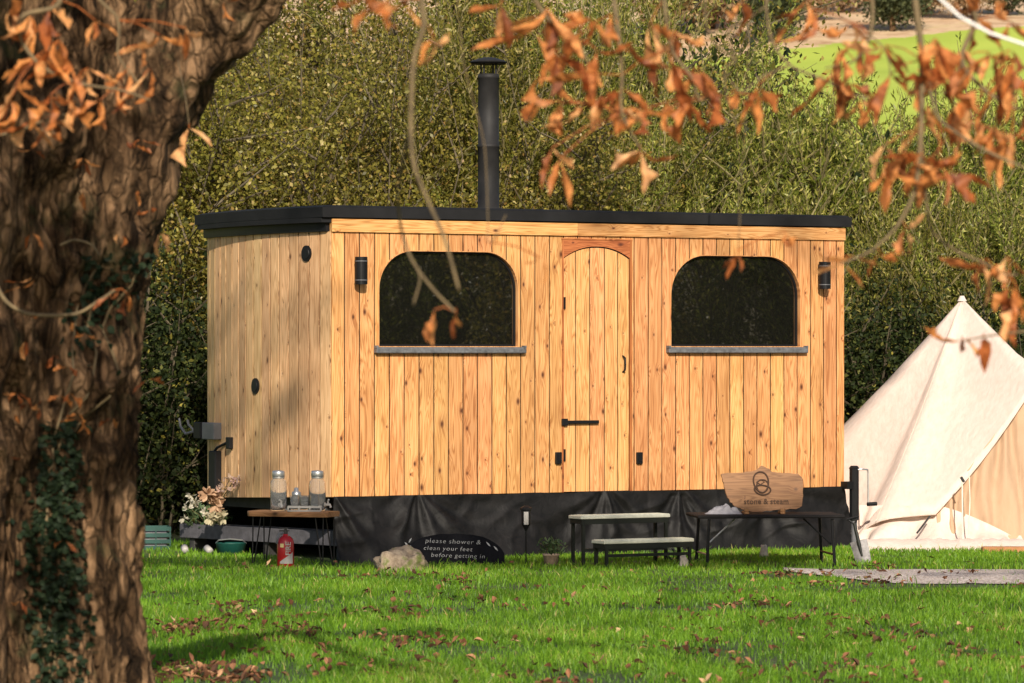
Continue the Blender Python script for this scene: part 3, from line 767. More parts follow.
# trough planter
A = W(179.5, 524, 35.0); B_ = W(345, 526, 33.35); A.z = .245; 
ln = math.hypot(B_.x-A.x, B_.y-A.y); ang = math.atan2(B_.y-A.y, B_.x-A.x)
t = thing('trough_planter', (A.x, A.y, 0), 'long weathered grey trough standing beside the end of the cabin', 'planter', ang)
b = MB(); b.box((0, -.0, .115), (ln, .02, .235), .3, .004); b.box((0, .24, .115), (ln, .26, .235), .3, .004); b.box((0.0, .021, .115), (.02, .239, .235)); b.box((ln-.02, .021, .115), (ln, .239, .235)); b.box((.021, .021, .12), (ln-.021, .239, .14))
b.build('trough', 'trough', t)
b = MB(); b.box((.022, .022, .141), (ln-.022, .238, .215)); b.build('soil', 'dark', t)
for x in (.1, ln/2, ln-.15):
    b = MB(); b.box((x, .03, 0), (x+.07, .23, .113), bev=.004); b.build('leg', 'chassis', t)
# flower arrangement in trough
def P_tr(x, y, z): return Vector((A.x+x*math.cos(ang)-y*math.sin(ang), A.y+x*math.sin(ang)+y*math.cos(ang), z))
fl = thing('flower_arrangement', P_tr(.25, .12, .215), 'loose white, pink and dried tan flowers at the far end of the grey trough', 'flowers')
rs = random.Random(3)
st = MB(); lf = MB(); pe = MB(); dr = MB()
O = fl.location
def towards(px, py, D=34.9): return W(px, py, D)-O
heads = [(188,508,'w'),(191,495,'w'),(196,502,'w'),(199,508,'w'),(205,512,'w'),(184,518,'w'),(190,500,'w'),(214,498,'d'),(208,494,'d'),(217,505,'d'),(216,519,'x'),(222,517,'x'),(211,518,'x'),(220,490,'p'),(227,487,'p'),(233,483,'p'),(238,479,'p'),(230,479,'p'),(222,482,'p'),(234,480,'p')]
for px, py, k in heads:
    e = towards(px, py, (34.85 if px < 204 else 34.1)+rs.uniform(-.1,.1)); st.tube([Vector((rs.uniform(-.05,.05), rs.uniform(-.05,.05), 0)), e*.5+Vector((0,0,.03)), e], .003, 5)
    m_ = dr if k == 'd' else pe; nn = {'w':10,'d':26,'x':20,'p':7}[k]; rr = {'w':.045,'d':.075,'x':.06,'p':.045}[k]
    for i in range(nn):
        d = Vector((rs.gauss(0,1), rs.gauss(0,1)-.3, rs.gauss(0,1))).normalized(); s_ = Vector((rs.gauss(0,1), rs.gauss(0,1), rs.gauss(0,1)))
        m_.leaf(e+d*rr*.2, d, s_, rr, rr*.6, .5, .2, {'w':.9,'d':rs.random(),'x':.4,'p':rs.uniform(0,.2)}[k], 2, [.3,.9,.3])
for i in range(150):
    d = Vector((rs.gauss(0,.8), rs.gauss(0,.5), abs(rs.gauss(.5,.5)))).normalized(); e = Vector((rs.uniform(-.2,.2), rs.uniform(-.1,.1), rs.uniform(.0,.16)))
    lf.leaf(e, d, Vector((rs.gauss(0,1), rs.gauss(0,1), .2)), rs.uniform(.05,.09), .022, .4, .2, rs.random(), 3)
st.build('stem', 'stem', fl); lf.build('foliage', 'pot_leaf', fl); pe.build('blossom', 'petal', fl); dr.build('dried_blossom', 'dried', fl)
# teal crate + small pots
t = thing('plastic_crate', G(147, 35.3), 'teal plastic crate in the shade behind the tree trunk', 'crate', R(10))
b = MB(); 
for z in (.0, .055, .11, .165): b.box((-.2,-.14,z),(.2,-.125,z+.035)); b.box((-.2,.125,z),(.2,.14,z+.035)); b.box((-.2,-.124,z),(-.185,.124,z+.035)); b.box((.185,-.124,z),(.2,.124,z+.035))
for x in (-.195,-.07,.06,.185): b.box((x,-.1415,.0),(x+.012,-.1255,.2))
b.box((-.18,-.12,.0),(.18,.12,.01)); b.build('slatted_box', 'teal', t)
b = MB(); b.box((-.17,-.11,.012),(.17,.11,.16), bev=.01); b.build('content', 'cloth', t)
for px, py, D, lb in ((185, 548, 34.3, 'small white cup lying in the grass below the flowers'), (209, 548, 34.2, 'small white cup lying below the trough next to a teal tub')):
    o = MB().lathe([(0,0),(.026,0),(.034,.07),(.031,.07),(.024,.006)], 16, (0,0,-.03)).build('cup', 'white', None, True)
    o.location = G(px, D, .045); o.rotation_euler = (R(70), R(20), R(px)); tag(o, lb, 'cup', 'white cups on the ground')
t = thing('plastic_tub', G(231, 34.25), 'low teal plastic tub tucked beneath the grey trough', 'tub')
MB().lathe([(0,0),(.11,0),(.13,.10),(.135,.105),(.12,.105),(.10,.01)], 24).build('tub_shell', 'teal', t, True)
b = MB(); b.tube([(-.13,0,.1),(-.1,-.05,.13),(0,-.06,.14),(.1,-.05,.13),(.13,0,.1)], .006, 6); b.build('handle', 'steel', t)
# rock
def rock(name, loc, size, label, seed, mat='rock', sub=24):
    b = MB(); vs = []; nu, nv = sub*2, sub
    for j in range(nv+1):
        ph = math.pi*j/nv
        for i in range(nu):
            th = 2*math.pi*i/nu
            d = Vector((math.sin(ph)*math.cos(th), math.sin(ph)*math.sin(th), math.cos(ph)))
            q = Vector([math.copysign(abs(c)**.75, c) for c in d]); 
            n_ = 1+.28*noise.noise(d*1.6+Vector((seed,0,0)))+.14*noise.noise(d*4+Vector((0,seed,0)))+.05*noise.noise(d*11)
            vs.append(Vector((q.x*size[0], q.y*size[1], max(-.2*size[2], q.z*size[2]))*1)*n_)
    fs = [(j*nu+i, (j+1)*nu+i, (j+1)*nu+(i+1)%nu, j*nu+(i+1)%nu) for j in range(nv) for i in range(nu)]
    b.add(vs, fs); o = b.build(name, mat, None, True); o.location = loc; tag(o, label, 'rock'); return o
rock('boulder', G(401, 31.75, .0), (.205, .16, .17), 'rough mossy brown rock on the lawn against the slate notice', 3.3)
rock('stone', G(683.5, 32.05, .03), (.035, .03, .075), 'upright white pebble by the foot of the lower step', 8.1, 'stone_pale', 10)
rock('stone', G(764, 33.6, .03), (.035, .03, .09), 'pale upright stone on the ground under the black folding table', 5.1, 'stone_pale', 10)
# slate notice
SD = 32.35
t = thing('slate_notice', G(454, SD+.05), 'arched black slate notice with white handwriting propped against the skirt sheeting', 'notice', R(12))
b = MB(); n = 30; ha = .42
tilt = Matrix.Rotation(R(-14), 4, 'X')
def sl(x): return .24*math.sqrt(max(0, 1-abs(x/ha)**2.6*.9)) * (1+.02*noise.noise(Vector((x*14,0,0)))) + .03
vs = []
for i in range(n+1):
    x = -ha+2*ha*i/n
    for y in (0, .012): vs += [(x, y, 0), (x, y, sl(x))]
fs = []
for i in range(n):
    a = i*4; fs += [(a,a+4,a+5,a+1),(a+2,a+3,a+7,a+6),(a+1,a+5,a+7,a+3)]
fs += [(0,1,3,2),(n*4,n*4+2,n*4+3,n*4+1)]
b.add(vs, fs); slab_o = b.build('slate', 'slate', t); slab_o.rotation_euler = (R(-14), 0, 0)
for s_, z, x, sz, shx in (('please shower &', .205, .0, .052, 0), ('clean your feet', .147, -.045, .050, 0), ('before getting in', .088, .035, .050, 0)):
    text_mesh('lettering', s_, sz, 'paint_white', slab_o, (x, -.003, z), (R(90), R(2.5), 0), .15, .0008, 1.15, -.0008, 1.15)
b = MB()
for k in range(4):
    b.leaf((.275+.03*k, -.004, .20-.018*k), Vector((.5,0,.5 if k%2 else -.6)), Vector((0.5,0,.5)), .05, .016, 0, 0, .9, 2, [.2,.9,.1])
    b.leaf((-.375+.004*k, -.004, .11+.03*k), Vector((.4 if k%2 else -.5,0,.6)), Vector((.5,0,-.3)), .045, .016, 0, 0, .9, 2, [.2,.9,.1])
b.build('leaf_drawing', 'paint_white', slab_o)
# solar garden light
t = thing('garden_light', G(526, 32.5), 'black flat garden torch light on a thin stake with a pale panel', 'garden light')
b = MB(); b.tube([(0,0,-.02),(0,0,.30)], .006, 8); b.build('stake', 'black', t)
b = MB(); b.lathe([(0,.28),(.008,.285),(.036,.34),(.038,.45),(.048,.455),(.048,.47),(.02,.485),(0,.487)], 8); b.build('lantern_head', 'black', t)
b = MB(); b.box((-.018,-.042,.335),(.020,-.037,.44), bev=.002); b.build('lens', 'white', t)
# potted plant
t = thing('potted_plant', G(551, 32.35), 'small leafy plant in a clay pot in front of the skirt sheeting', 'plant')
b = MB(); b.lathe([(0,0),(.05,0),(.065,.09),(.07,.092),(.07,.11),(.06,.11),(.055,.09),(0,.085)], 20); b.build('pot', 'terracotta', t, True)
b = MB()
for i in range(170):
    d = Vector((rs.gauss(0,.7), rs.gauss(0,.7), rs.uniform(.1,1.2))).normalized(); e = Vector((rs.gauss(0,.045), rs.gauss(0,.045), rs.uniform(.09,.20)))
    b.leaf(e, d, Vector((rs.gauss(0,1), rs.gauss(0,1), .2)), rs.uniform(.03,.06), .018, .3, .2, rs.random(), 3)
b.build('foliage', 'pot_leaf', t)
# steps
stp = thing('metal_steps', G(643, 32.35), 'two tier metal step with pale aluminium treads in front of the cabin door', 'steps', TH)
def local_u(px, D, base=stp): return None
hw = .425
for i, (dy, z) in enumerate(((.0, .225), (.36, .41))):
    b = MB(); b.box((-hw, dy-.10, z-.028), (hw, dy+.10, z), bev=.004); 
    for k in range(7): b.box((-hw+.01, dy-.09+k*.027, z), (hw-.01, dy-.082+k*.027, z+.003))
    b.build('tread', 'alu', stp)
    b = MB(); b.box((-hw+.01, dy-.09, z-.07), (hw-.01, dy-.07, z-.029)); b.box((-hw+.01, dy+.07, z-.07), (hw-.01, dy+.09, z-.029))
    for sx in (-hw+.01, hw-.03, .0) if i else (-hw+.01, hw-.03): b.box((sx, dy-.0695, z-.065), (sx+.02, dy+.0695, z-.03))
    b.build('tread_frame', 'legdark', stp)
    for sx in (-hw+.02, hw-.045):
        for yy in (-.09, .07):
            b = MB(); b.box((sx, dy+yy, .0), (sx+.025, dy+yy+.02, z-.0705)); b.build('leg', 'legdark', stp)
b = MB(); 
for z in (.09,): b.box((-hw+.046, -.085, z), (hw-.046, -.075, z+.025)); b.box((-hw+.046, .275, z+.03), (hw-.046, .285, z+.055))
b.build('brace', 'legdark', stp)
# small plant behind step
t = thing('weed_plant', G(677, 32.95), 'small green weed growing behind the lower metal step', 'plant')
b = MB()
for i in range(90):
    d = Vector((rs.gauss(0,.8), rs.gauss(0,.7), rs.uniform(.1,1.2))).normalized(); e = Vector((rs.gauss(0,.05), rs.gauss(0,.04), rs.uniform(.0,.17)))
    b.leaf(e, d, Vector((rs.gauss(0,1), rs.gauss(0,1), .2)), rs.uniform(.03,.06), .02, .3, .2, rs.random(), 3)
b.build('foliage', 'pot_leaf', t)
# folding table
TD = 32.6; ta = R(6)
t = thing('folding_table', G(765, TD), 'low black folding table carrying the wooden name sign', 'table', ta)
tz2 = CH-(513.5-HY)/F*TD
b = MB(); b.box((-.60, -.33, tz2-.026), (.60, .33, tz2), bev=.008); b.build('table_top', 'tabletop', t)
for sx, sy in ((-1,-1),(-1,1),(1,-1),(1,1)):
    b = MB(); x = sx*.52 if sy < 0 else sx*.50-(.0); b.tube([(sx*.50, sy*.28, tz2-.033), (sx*.52, sy*.29, .0)], .013, 8)
    l = b.build('leg', 'black', t)
for sx in (-1, 1):
    b = MB(); b.tube([(sx*.51, -.28, .10), (sx*.51, .28, .10)], .009, 6); b.tube([(sx*.505, -.2, .18), (sx*.28, -.2, tz2-.034)], .007, 6); b.build('brace', 'black' if sx > 0 else 'steel', t)
# sign on table
SGD = 32.5
o = thing('wooden_name_sign', G(763.5, SGD, tz2+.001), 'live edge wooden sign with round logo and name, standing on the folding table', 'sign', R(5))
out = [(0,466),(1,463)]
pxs = [(722,472),(722.5,469.5),(730,470),(740,469),(751,468),(757,466.5),(763,461.5),(768,464),(773,468),(780,469.5),(790,469),(799,470),(803,474),(804.5,482),(804,492),(802,503),(797,505.5),(787,506),(775,506.5),(762,508),(752,508.5),(742,506),(734,502),(729,496),(726,489),(724,480)]
pts = []
for q in range(len(pxs)):
    a, b_ = pxs[q], pxs[(q+1) % len(pxs)]
    for k in range(3):
        f = k/3; x = a[0]+(b_[0]-a[0])*f; y = a[1]+(b_[1]-a[1])*f
        nn = 1.3*noise.noise(Vector((x*.35, y*.35, 0))); pts.append(((x-763.5+nn)/F*SGD, (510.5-y+nn)/F*SGD))
b = MB(); n = len(pts); vs = [(p[0], -.0, p[1]) for p in pts]+[(p[0]*1.012, .008, p[1]) for p in pts]+[(p[0], .035, p[1]) for p in pts]
b.add(vs, [tuple(range(n)), tuple(range(2*n, 3*n))[::-1]]+[(l*n+i, l*n+n+i, l*n+n+(i+1)%n, l*n+(i+1)%n) for l in (0,1) for i in range(n)], .37, [(p[2], p[0]) for p in vs])
bd = b.build('board', 'signwood', o); bd.rotation_euler = (R(-8), 0, 0)
b = MB()
def sp_(px, py, y=-.004): return Vector(((px-763.5)/F*SGD, y, (510.5-py)/F*SGD))
def loop(cx, cy, rx, ry, rot, rad):
    L = []
    for k in range(29):
        t_ = 2*math.pi*k/28; x = rx*math.cos(t_); y = ry*math.sin(t_)*(1+.12*math.sin(t_)); L.append(sp_(cx+x*math.cos(rot)-y*math.sin(rot), cy+x*math.sin(rot)+y*math.cos(rot)))
    b.tube(L, rad, 6, cap=False)
loop(761.5, 477.5, 7.5, 10.5, -.15, .007); loop(763, 482, 5.8, 6.6, .1, .006); loop(763, 486, 8.2, 4.8, .1, .007)
b.tube([sp_(757,479), sp_(761,476), sp_(765,478.5), sp_(761,481), sp_(757,479)], .005, 6)
b.build('logo', 'etch', bd)
tt = text_mesh('lettering', 'stone & steam', .066, 'etch', bd, sp_(766.5, 498.3, -.003), (R(90), 0, 0), 0, .001, 1.08, .0010, .90)
for px in (745.5, 782):
    b = MB(); p = sp_(px, 510.5); b.box((p.x-.02, -.06, .0), (p.x+.02, .085, .022), bev=.004); b.box((p.x-.02, -.06, .0225), (p.x+.02, -.03, .045), bev=.003); b.build('foot', 'signwood', o)
# crumpled cloth
b = MB(); n = 26; vs = []
for i in range(n+1):
    for k in range(n+1):
        x, y = i/n*2-1, k/n*2-1; r = min(1, math.hypot(x, y)); e = (1-r**2)
        z = .075*e*(.6+.6*abs(noise.noise(Vector((x*2.2, y*2.2, 4)))*2)) + .02*e*noise.noise(Vector((x*6, y*6, 1)))
        vs.append((x*.15+.01*noise.noise(Vector((x*3,y*3,8))), y*.1, max(0, z)))
b.add(vs, [(i*(n+1)+k, (i+1)*(n+1)+k, (i+1)*(n+1)+k+1, i*(n+1)+k+1) for i in range(n) for k in range(n)])
o = b.build('crumpled_cloth', 'cloth', None, True); o.location = G(723.5, 32.5, tz2+.002); tag(o, 'crumpled pale grey cloth lying on the folding table beside the wooden sign', 'cloth')
# spade
t = thing('spade', G(864, 32.9), 'steel spade with dark shaft leaning by the cabin jack', 'spade', R(-10))
SP = Matrix.Rotation(R(-15), 4, 'Y') @ Matrix.Rotation(R(-12), 4, 'X')
b = MB(); vs = []; 
for i in range(9):
    for k in range(9):
        x = -1+2*i/8; f = k/8; wd = .072*(1-.12*(1-f)) ; z = .0+.185*f - (.018*(1-x*x) if k == 0 else 0)
        vs.append(SP @ Vector((x*wd, .016*(x*x)-.01, z+.01)))
b.add(vs, [(i*9+k, (i+1)*9+k, (i+1)*9+k+1, i*9+k+1) for i in range(8) for k in range(8)]); b.build('blade', 'spade_steel', t, True)
b = MB(); b.tube([SP @ Vector((0,-.012,.06)), SP @ Vector((0,-.016,.16)), SP @ Vector((0,0,.34))], [.008,.016,.014], 10); b.build('shaft', 'legdark', t)
b = MB(); b.tube([SP @ Vector((-.05,0,.39)), SP @ Vector((.05,0,.39))], .012, 8); b.tube([SP @ Vector((0,0,.335)), SP @ Vector((-.045,0,.39))], .008, 6); b.tube([SP @ Vector((0,0,.335)), SP @ Vector((.045,0,.39))], .008, 6); b.build('grip', 'black', t)

# ------------------------------------------------------------------ bell tent
TC = Vector((450/F*37.3, 37.3, 0)); AZ = CH+(HY-298)/F*37.3
tent = thing('bell_tent', TC, 'cream canvas bell tent with porch beside the cabin', 'tent')
def tp(px, py, D): return W(px, py, D)-TC
apex = Vector((0, 0, AZ))
Rp = tp(1041, 374, 36.0); Q = tp(935, 514, 35.6)
hem = []
# back round left side (angles from +x porch side round the back to the front left)
for a in (75, 100, 125, 150, 175, 200, 225, 250, 270, 285, 300):
    r = 1.83; zz = .40 if (a//25) % 2 else .36
    hem.append(Vector((r*math.sin(R(a)), -r*math.cos(R(a)), zz)))
hem += [tp(846, 549, 36.0), tp(862, 531, 35.85), tp(871, 524.5, 35.8), tp(880, 520.5, 35.75), tp(890, 518, 35.72), tp(902, 516.5, 35.7), tp(918, 515, 35.65), Q]
mid = []
for k in range(1, 13): 
    f = k/12; p = Q.lerp(Rp, f); p.z += -.07*math.sin(math.pi*f); mid.append(p)
hem += mid
R2 = Vector((1.9, -.55, .40))
for k in range(1, 13):
    f = k/12; p = Rp.lerp(R2, f); p.z += -.06*math.sin(math.pi*f); hem.append(p)
hem.append(hem[0])
b = MB(); nl = 22; vs = []
for i, hp in enumerate(hem):
    for k in range(nl+1):
        f = k/nl; p = apex.lerp(hp, f); sag = .05*math.sin(math.pi*f)
        rad = Vector((p.x, p.y, 0)); 
        if rad.length > .01: p = p - rad.normalized()*sag
        p.z += .0
        wr = .04*noise.noise(Vector((p.x*2.4, p.y*2.4, p.z*.6)))*f+.012*noise.noise(Vector((p.x*9, p.y*9, p.z*1.0)))*f
        p += Vector((wr, -wr, 0)); 
        if k == 0: p = apex + (rad.normalized()*0)
        vs.append(p)
m_ = nl+1
b.add(vs, [(i*m_+k, i*m_+k+1, (i+1)*m_+k+1, (i+1)*m_+k) for i in range(len(hem)-1) for k in range(nl)])
cv = b.build('roof_canvas', 'canvas', tent, True)
so = cv.modifiers.new('thick', 'SOLIDIFY'); so.thickness = .004
# hem binding and seams
b = MB(); b.tube([p+Vector((0,-.006,0)) for p in hem[10:32]], .010, 6); b.build('hem_binding', 'canvas', cv)
for px, py in ((876, 521), (958, 490)):
    e = tp(px, py, 35.72); L = []
    for k in range(12):
        f = .04+.96*k/11; p = apex.lerp(e, f); rad = Vector((p.x, p.y, 0)); p -= rad.normalized()*.05*math.sin(math.pi*f); L.append(p*1.0+Vector((0,-.004,.0)))
    b = MB(); b.tube(L, .0022, 5); b.build('seam', 'rope', cv)
b = MB(); b.tube([apex+Vector((0,0,-.03)), apex+Vector((0,0,.02))], [.045,.02], 14); b.build('apex_cap', 'canvas', tent)
b = MB(); b.tube([(0,0,0), (0,0,AZ-.03)], .02, 10); b.build('centre_pole', 'rope', tent)
# side wall under the hem
b = MB(); vs = []; nn = 110
for i in range(nn+1):
    a = R(-54+66*i/nn)
    for k in range(9):
        f = k/8; r = 1.66+.34*f*f+ .12*noise.noise(Vector((a*9, f*2.2, 0)))*(f+.2)+.05*math.sin(a*44+f*3+3*math.sin(a*9))*(f+.15)
        vs.append(Vector((r*math.sin(a), -r*math.cos(a), (.36-.26*min(1, max(0, (math.degrees(a)+13)/22))**1.3)*(1-f)+.01*f)))
b.add(vs, [(i*9+k, i*9+k+1, (i+1)*9+k+1, (i+1)*9+k) for i in range(nn) for k in range(8)]); b.build('side_wall', 'canvas', tent, True)
# rest of the side wall round the back
b = MB(); vs = []
for i in range(91):
    a = R(60+248*i/90)
    for k in range(4): f = k/3; vs.append(Vector((1.72*math.sin(a), -1.72*math.cos(a), .39*(1-f))))
b.add(vs, [(i*4+k, i*4+k+1, (i+1)*4+k+1, (i+1)*4+k) for i in range(90) for k in range(3)]); b.build('side_wall', 'canvas', tent, True)
# porch door panel with pleats
b = MB(); vs = []; nu_, nv_ = 130, 30
bl = tp(938, 549, 35.55); br = tp(1075, 549, 35.75)
tl = Q+Vector((.02, .06, .02)); tr = Rp+Vector((.0, .10, .0))
for i in range(nu_+1):
    f = i/nu_; top = tl.lerp(tr, min(1, f*1.32)); bot = bl.lerp(br, f)
    if f*1.32 > 1: top = tr.lerp(tr+Vector((.5, .15, -.6)), (f*1.32-1)/.32)
    for k in range(nv_+1):
        g_ = k/nv_; p = top.lerp(bot, g_)
        fold = .03*math.sin(f*46+2*noise.noise(Vector((f*6, g_*1.2, 2)))*2)*(0.35+.65*math.sin(math.pi*min(1,g_*.9+.1)))*(1 if f < .6 else .5)
        p.y += fold+.02*noise.noise(Vector((f*5, g_*2, 7))); vs.append(p)
b.add(vs, [(i*(nv_+1)+k, i*(nv_+1)+k+1, (i+1)*(nv_+1)+k+1, (i+1)*(nv_+1)+k) for i in range(nu_) for k in range(nv_)])
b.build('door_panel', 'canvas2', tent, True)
# gathered skirt at the foot
b = MB(); vs = []
L0 = [(868,549),(920,550.5),(945,552),(968,551),(990,553),(1024,556),(1060,556)]
n_ = 60
for i in range(n_+1):
    f = i/n_*(len(L0)-1); a = int(min(f, len(L0)-2)); g_ = f-a; px = L0[a][0]+(L0[a+1][0]-L0[a][0])*g_
    base = tp(px, 551, 34.75); base.z = 0
    for k in range(6):
        h_ = k/5; vs.append(base+Vector((0, .02+.30*h_+.02*noise.noise(Vector((px*.1, h_*2, 0))), (.10+.02*noise.noise(Vector((px*.08,0,3))))*math.sin(h_*math.pi*.5)+.015*noise.noise(Vector((px*.2,h_,0))))))
b.add(vs, [(i*6+k, (i+1)*6+k, (i+1)*6+k+1, i*6+k+1) for i in range(n_) for k in range(5)]); b.build('mud_flap', 'canvas', tent, True)
b = MB(); p = tp(1015, 551, 34.55); b.box((p.x-.28, p.y-.04, .0), (p.x+.5, p.y+.12, .055), bev=.01); b.build('groundsheet', 'canvas_dark', tent)
b = MB(); b.tube([tp(962,476,35.35), tp(962.5,510,35.3), tp(963,549,35.2)], .007, 6); b.tube([tp(969,472,35.45), tp(970,500,35.4), tp(968,549,35.25)], .005, 6); b.build('guy_rope', 'rope', tent)
b = MB(); b.tube([tp(985,549,35.1), tp(1000,551,34.8), tp(1035,557,34.1)], .008, 6); b.build('guy_rope', 'rope', tent)
b = MB(); b.tube([tp(930,516,35.5), tp(921,528,35.4), tp(917,533,35.35)], .009, 6); b.build('guy_rope', 'chassis', tent)
b = MB(); b.tube([tp(961,477,35.34), tp(964,482,35.34)], .014, 6); b.tube([tp(949,545,35.15), tp(966,543,35.15), tp(970,546,35.15)], .012, 6); b.build('toggle', 'chassis', tent)

# ------------------------------------------------------------------ ground
def grid(name, xs, ys, fz, mat, kind='structure'):
    V = np.array([(x, y, fz(x, y)) for y in ys for x in xs]); nx = len(xs)
    Qd = np.array([(j*nx+i, j*nx+i+1, (j+1)*nx+i+1, (j+1)*nx+i) for j in range(len(ys)-1) for i in range(nx-1)])
    o = np_mesh(name, V, Qd, np.zeros(len(Qd)), mat); tag(o, kind=kind); o.data.polygons.foreach_set('use_smooth', [True]*len(Qd)); return o
def gz(x, y): 
    return .02*noise.noise(Vector((x*.4, y*.4, 0)))*(1 if y < 31.5 else max(0, 1-(y-31.5)))
ys = list(np.linspace(-60, 14, 20))+list(np.linspace(15, 40, 120))+list(np.linspace(41, 56, 12))
grid('lawn_ground', list(np.linspace(-120, -9, 20))+list(np.linspace(-8, 8, 100))+list(np.linspace(9, 120, 20)), ys, gz, 'ground')
def hz(x, y):
    t = max(0, y-55); z = .001 + .135*t*min(1, t/25) + .006*max(0, x)*min(1, t/50)
    return z + min(1, t/30)*.8*noise.noise(Vector((x*.03, y*.03, 0)))
grid('hillside', list(np.linspace(-260, 320, 80)), list(np.linspace(55.9, 420, 90)), hz, 'hill')
# gravel path
b = MB(); n = 120; vs = []
for i in range(n+1):
    x = 2.15+12*i/n; far = 31.95+.10*noise.noise(Vector((x*2.3, 0, 0))); near = 30.0+.22*noise.noise(Vector((x*2, 5, 0)))
    if x < 2.9: k = (x-2.15)/.75; near = far-.15-(far-.15-near)*k**.8; 
    for q in range(5): vs.append((x, near+(far-near)*q/4+(.12*noise.noise(Vector((x*6, q*3, 1))) if q in (0, 4) else 0), .004+.02*math.sin(q/4*math.pi)))
b.add(vs, [(i*5+k, (i+1)*5+k, (i+1)*5+k+1, i*5+k+1) for i in range(n) for k in range(4)])
tag(b.build('gravel_path', 'gravel', None), kind='structure')
# grass blades
rng = np.random.default_rng(11)
def path_near(x, y):
    return (x > 2.5) & (y > 29.6+.15*np.sin(x*5)+.1*np.sin(x*13)) & (y < 31.9)
def grass(n, x0, x1, y0, y1, h0, h1, seed):
    r = np.random.default_rng(seed)
    y = r.uniform(y0, y1, n); k = y/y0
    x = r.uniform(x0, x1, n)*k
    return x, y, r.uniform(h0, h1, n)
xs, ys_, hs = [], [], []
for a in ((150000, -2.75, 2.75, 19.8, 30.4, .025, .06, 1), (34000, -4.3, 4.3, 30.4, 33.6, .022, .05, 2), (36000, -1.0, 4.6, 33.2, 36.2, .02, .045, 3), (12000, -4.6, -1.6, 33.3, 36.5, .02, .05, 4)):
    x, y, h_ = grass(*a); xs.append(x); ys_.append(y); hs.append(h_)
x = np.concatenate(xs); y = np.concatenate(ys_); h_ = np.concatenate(hs)
# keep off the gravel and out from under the cabin
ul = (x-X0)*c30+(y-D0)*s30; vl = -(x-X0)*s30+(y-D0)*c30
keep = ~(path_near(x, y) & (rng.random(len(x)) > .05)) & ~((vl > -.02) & (vl < WID) & (ul > -.1) & (ul < LW))
clump = np.array([noise.noise(Vector((a_*1.1, b_*.8, 2.0))) for a_, b_ in zip(x, y)])
keep &= (rng.random(len(x)) < np.clip(.85+clump*1.3, .22, 1))
x, y, h_, clump = x[keep], y[keep], h_[keep], clump[keep]
h_ = h_*(1+.6*clump)*np.where(rng.random(len(x)) < .04, 1.6, 1)
n = len(x); a = rng.uniform(0, 2*np.pi, n); lean = rng.uniform(.1, .8, n)*h_; wd = rng.uniform(.0022, .0042, n)*(y/26)
la = rng.uniform(0, 2*np.pi, n)
z0 = .0*x - .005
sx_, sy_ = np.cos(a)*wd, np.sin(a)*wd; lx, ly = np.cos(la)*lean, np.sin(la)*lean
V = np.zeros((n, 5, 3))
V[:,0] = np.stack([x-sx_, y-sy_, z0], 1); V[:,1] = np.stack([x+sx_, y+sy_, z0], 1)
V[:,2] = np.stack([x+sx_*.8+lx*.35, y+sy_*.8+ly*.35, h_*.6], 1); V[:,3] = np.stack([x-sx_*.8+lx*.35, y-sy_*.8+ly*.35, h_*.6], 1)
V[:,4] = np.stack([x+lx, y+ly, h_], 1)
bi = np.arange(n)*5
Qd = np.stack([bi, bi+1, bi+2, bi+3], 1); Tr = np.stack([bi+3, bi+2, bi+4], 1)
rr = np.clip(rng.random(n)*.75+.12+clump*.35, 0, .97); rr[rng.random(n) < .02] = 1
tag(np_mesh('grass', V.reshape(-1, 3), Qd, np.concatenate([rr, rr]), 'grass', None, Tr), kind='stuff')
# fallen leaves
b = MB(); rl = random.Random(5)
patches = [(185, 634, 26, 90), (210, 628, 30, 60), (285, 633, 30, 50), (250, 610, 40, 40), (390, 618, 35, 45), (400, 645, 60, 50), (700, 650, 80, 50), (880, 640, 60, 45), (300, 660, 70, 30), (195, 676, 40, 60), (240, 680, 30, 40), (500, 676, 160, 90), (170, 675, 40, 70), (770, 598, 60, 25), (620, 600, 80, 30), (850, 676, 120, 70), (880, 583, 25, 22), (480, 597, 70, 25), (740, 620, 90, 40)]
cnt = 0
for px, py, rad, num in patches:
    for k in range(int(num*1.0)):
        qx, qy = px+rl.gauss(0, rad*.6), py+rl.gauss(0, 2.5+rad*.05)
        if qy < 566 or qy > 760: continue
        D = CH*F/(qy-HY); cnt += 1
        p = G(qx, D, .008+rl.random()*.03); aa = rl.uniform(0, 6.28); d = Vector((math.cos(aa), math.sin(aa), rl.uniform(-.1,.2)))
        b.leaf(p, d, Vector((-math.sin(aa), math.cos(aa), rl.uniform(-.3,.3))), rl.uniform(.035,.08), rl.uniform(.025,.045), rl.uniform(-1.4,1.4), rl.uniform(.3,1.3), rl.random()**1.5, 4)
for k in range(220):
    D = rl.uniform(20, 33.5); p = G(rl.uniform(60, 1080), D, .01+rl.random()*.03); aa = rl.uniform(0, 6.28); d = Vector((math.cos(aa), math.sin(aa), rl.uniform(-.1,.15)))
    ss = rl.choice((.5, .7, 1)); b.leaf(p, d, Vector((-math.sin(aa), math.cos(aa), rl.uniform(-.3,.3))), ss*rl.uniform(.04,.09), ss*rl.uniform(.03,.05), rl.uniform(-1.5,1.5), rl.uniform(.2,.8), rl.random()**1.4, 4, rag=.5)
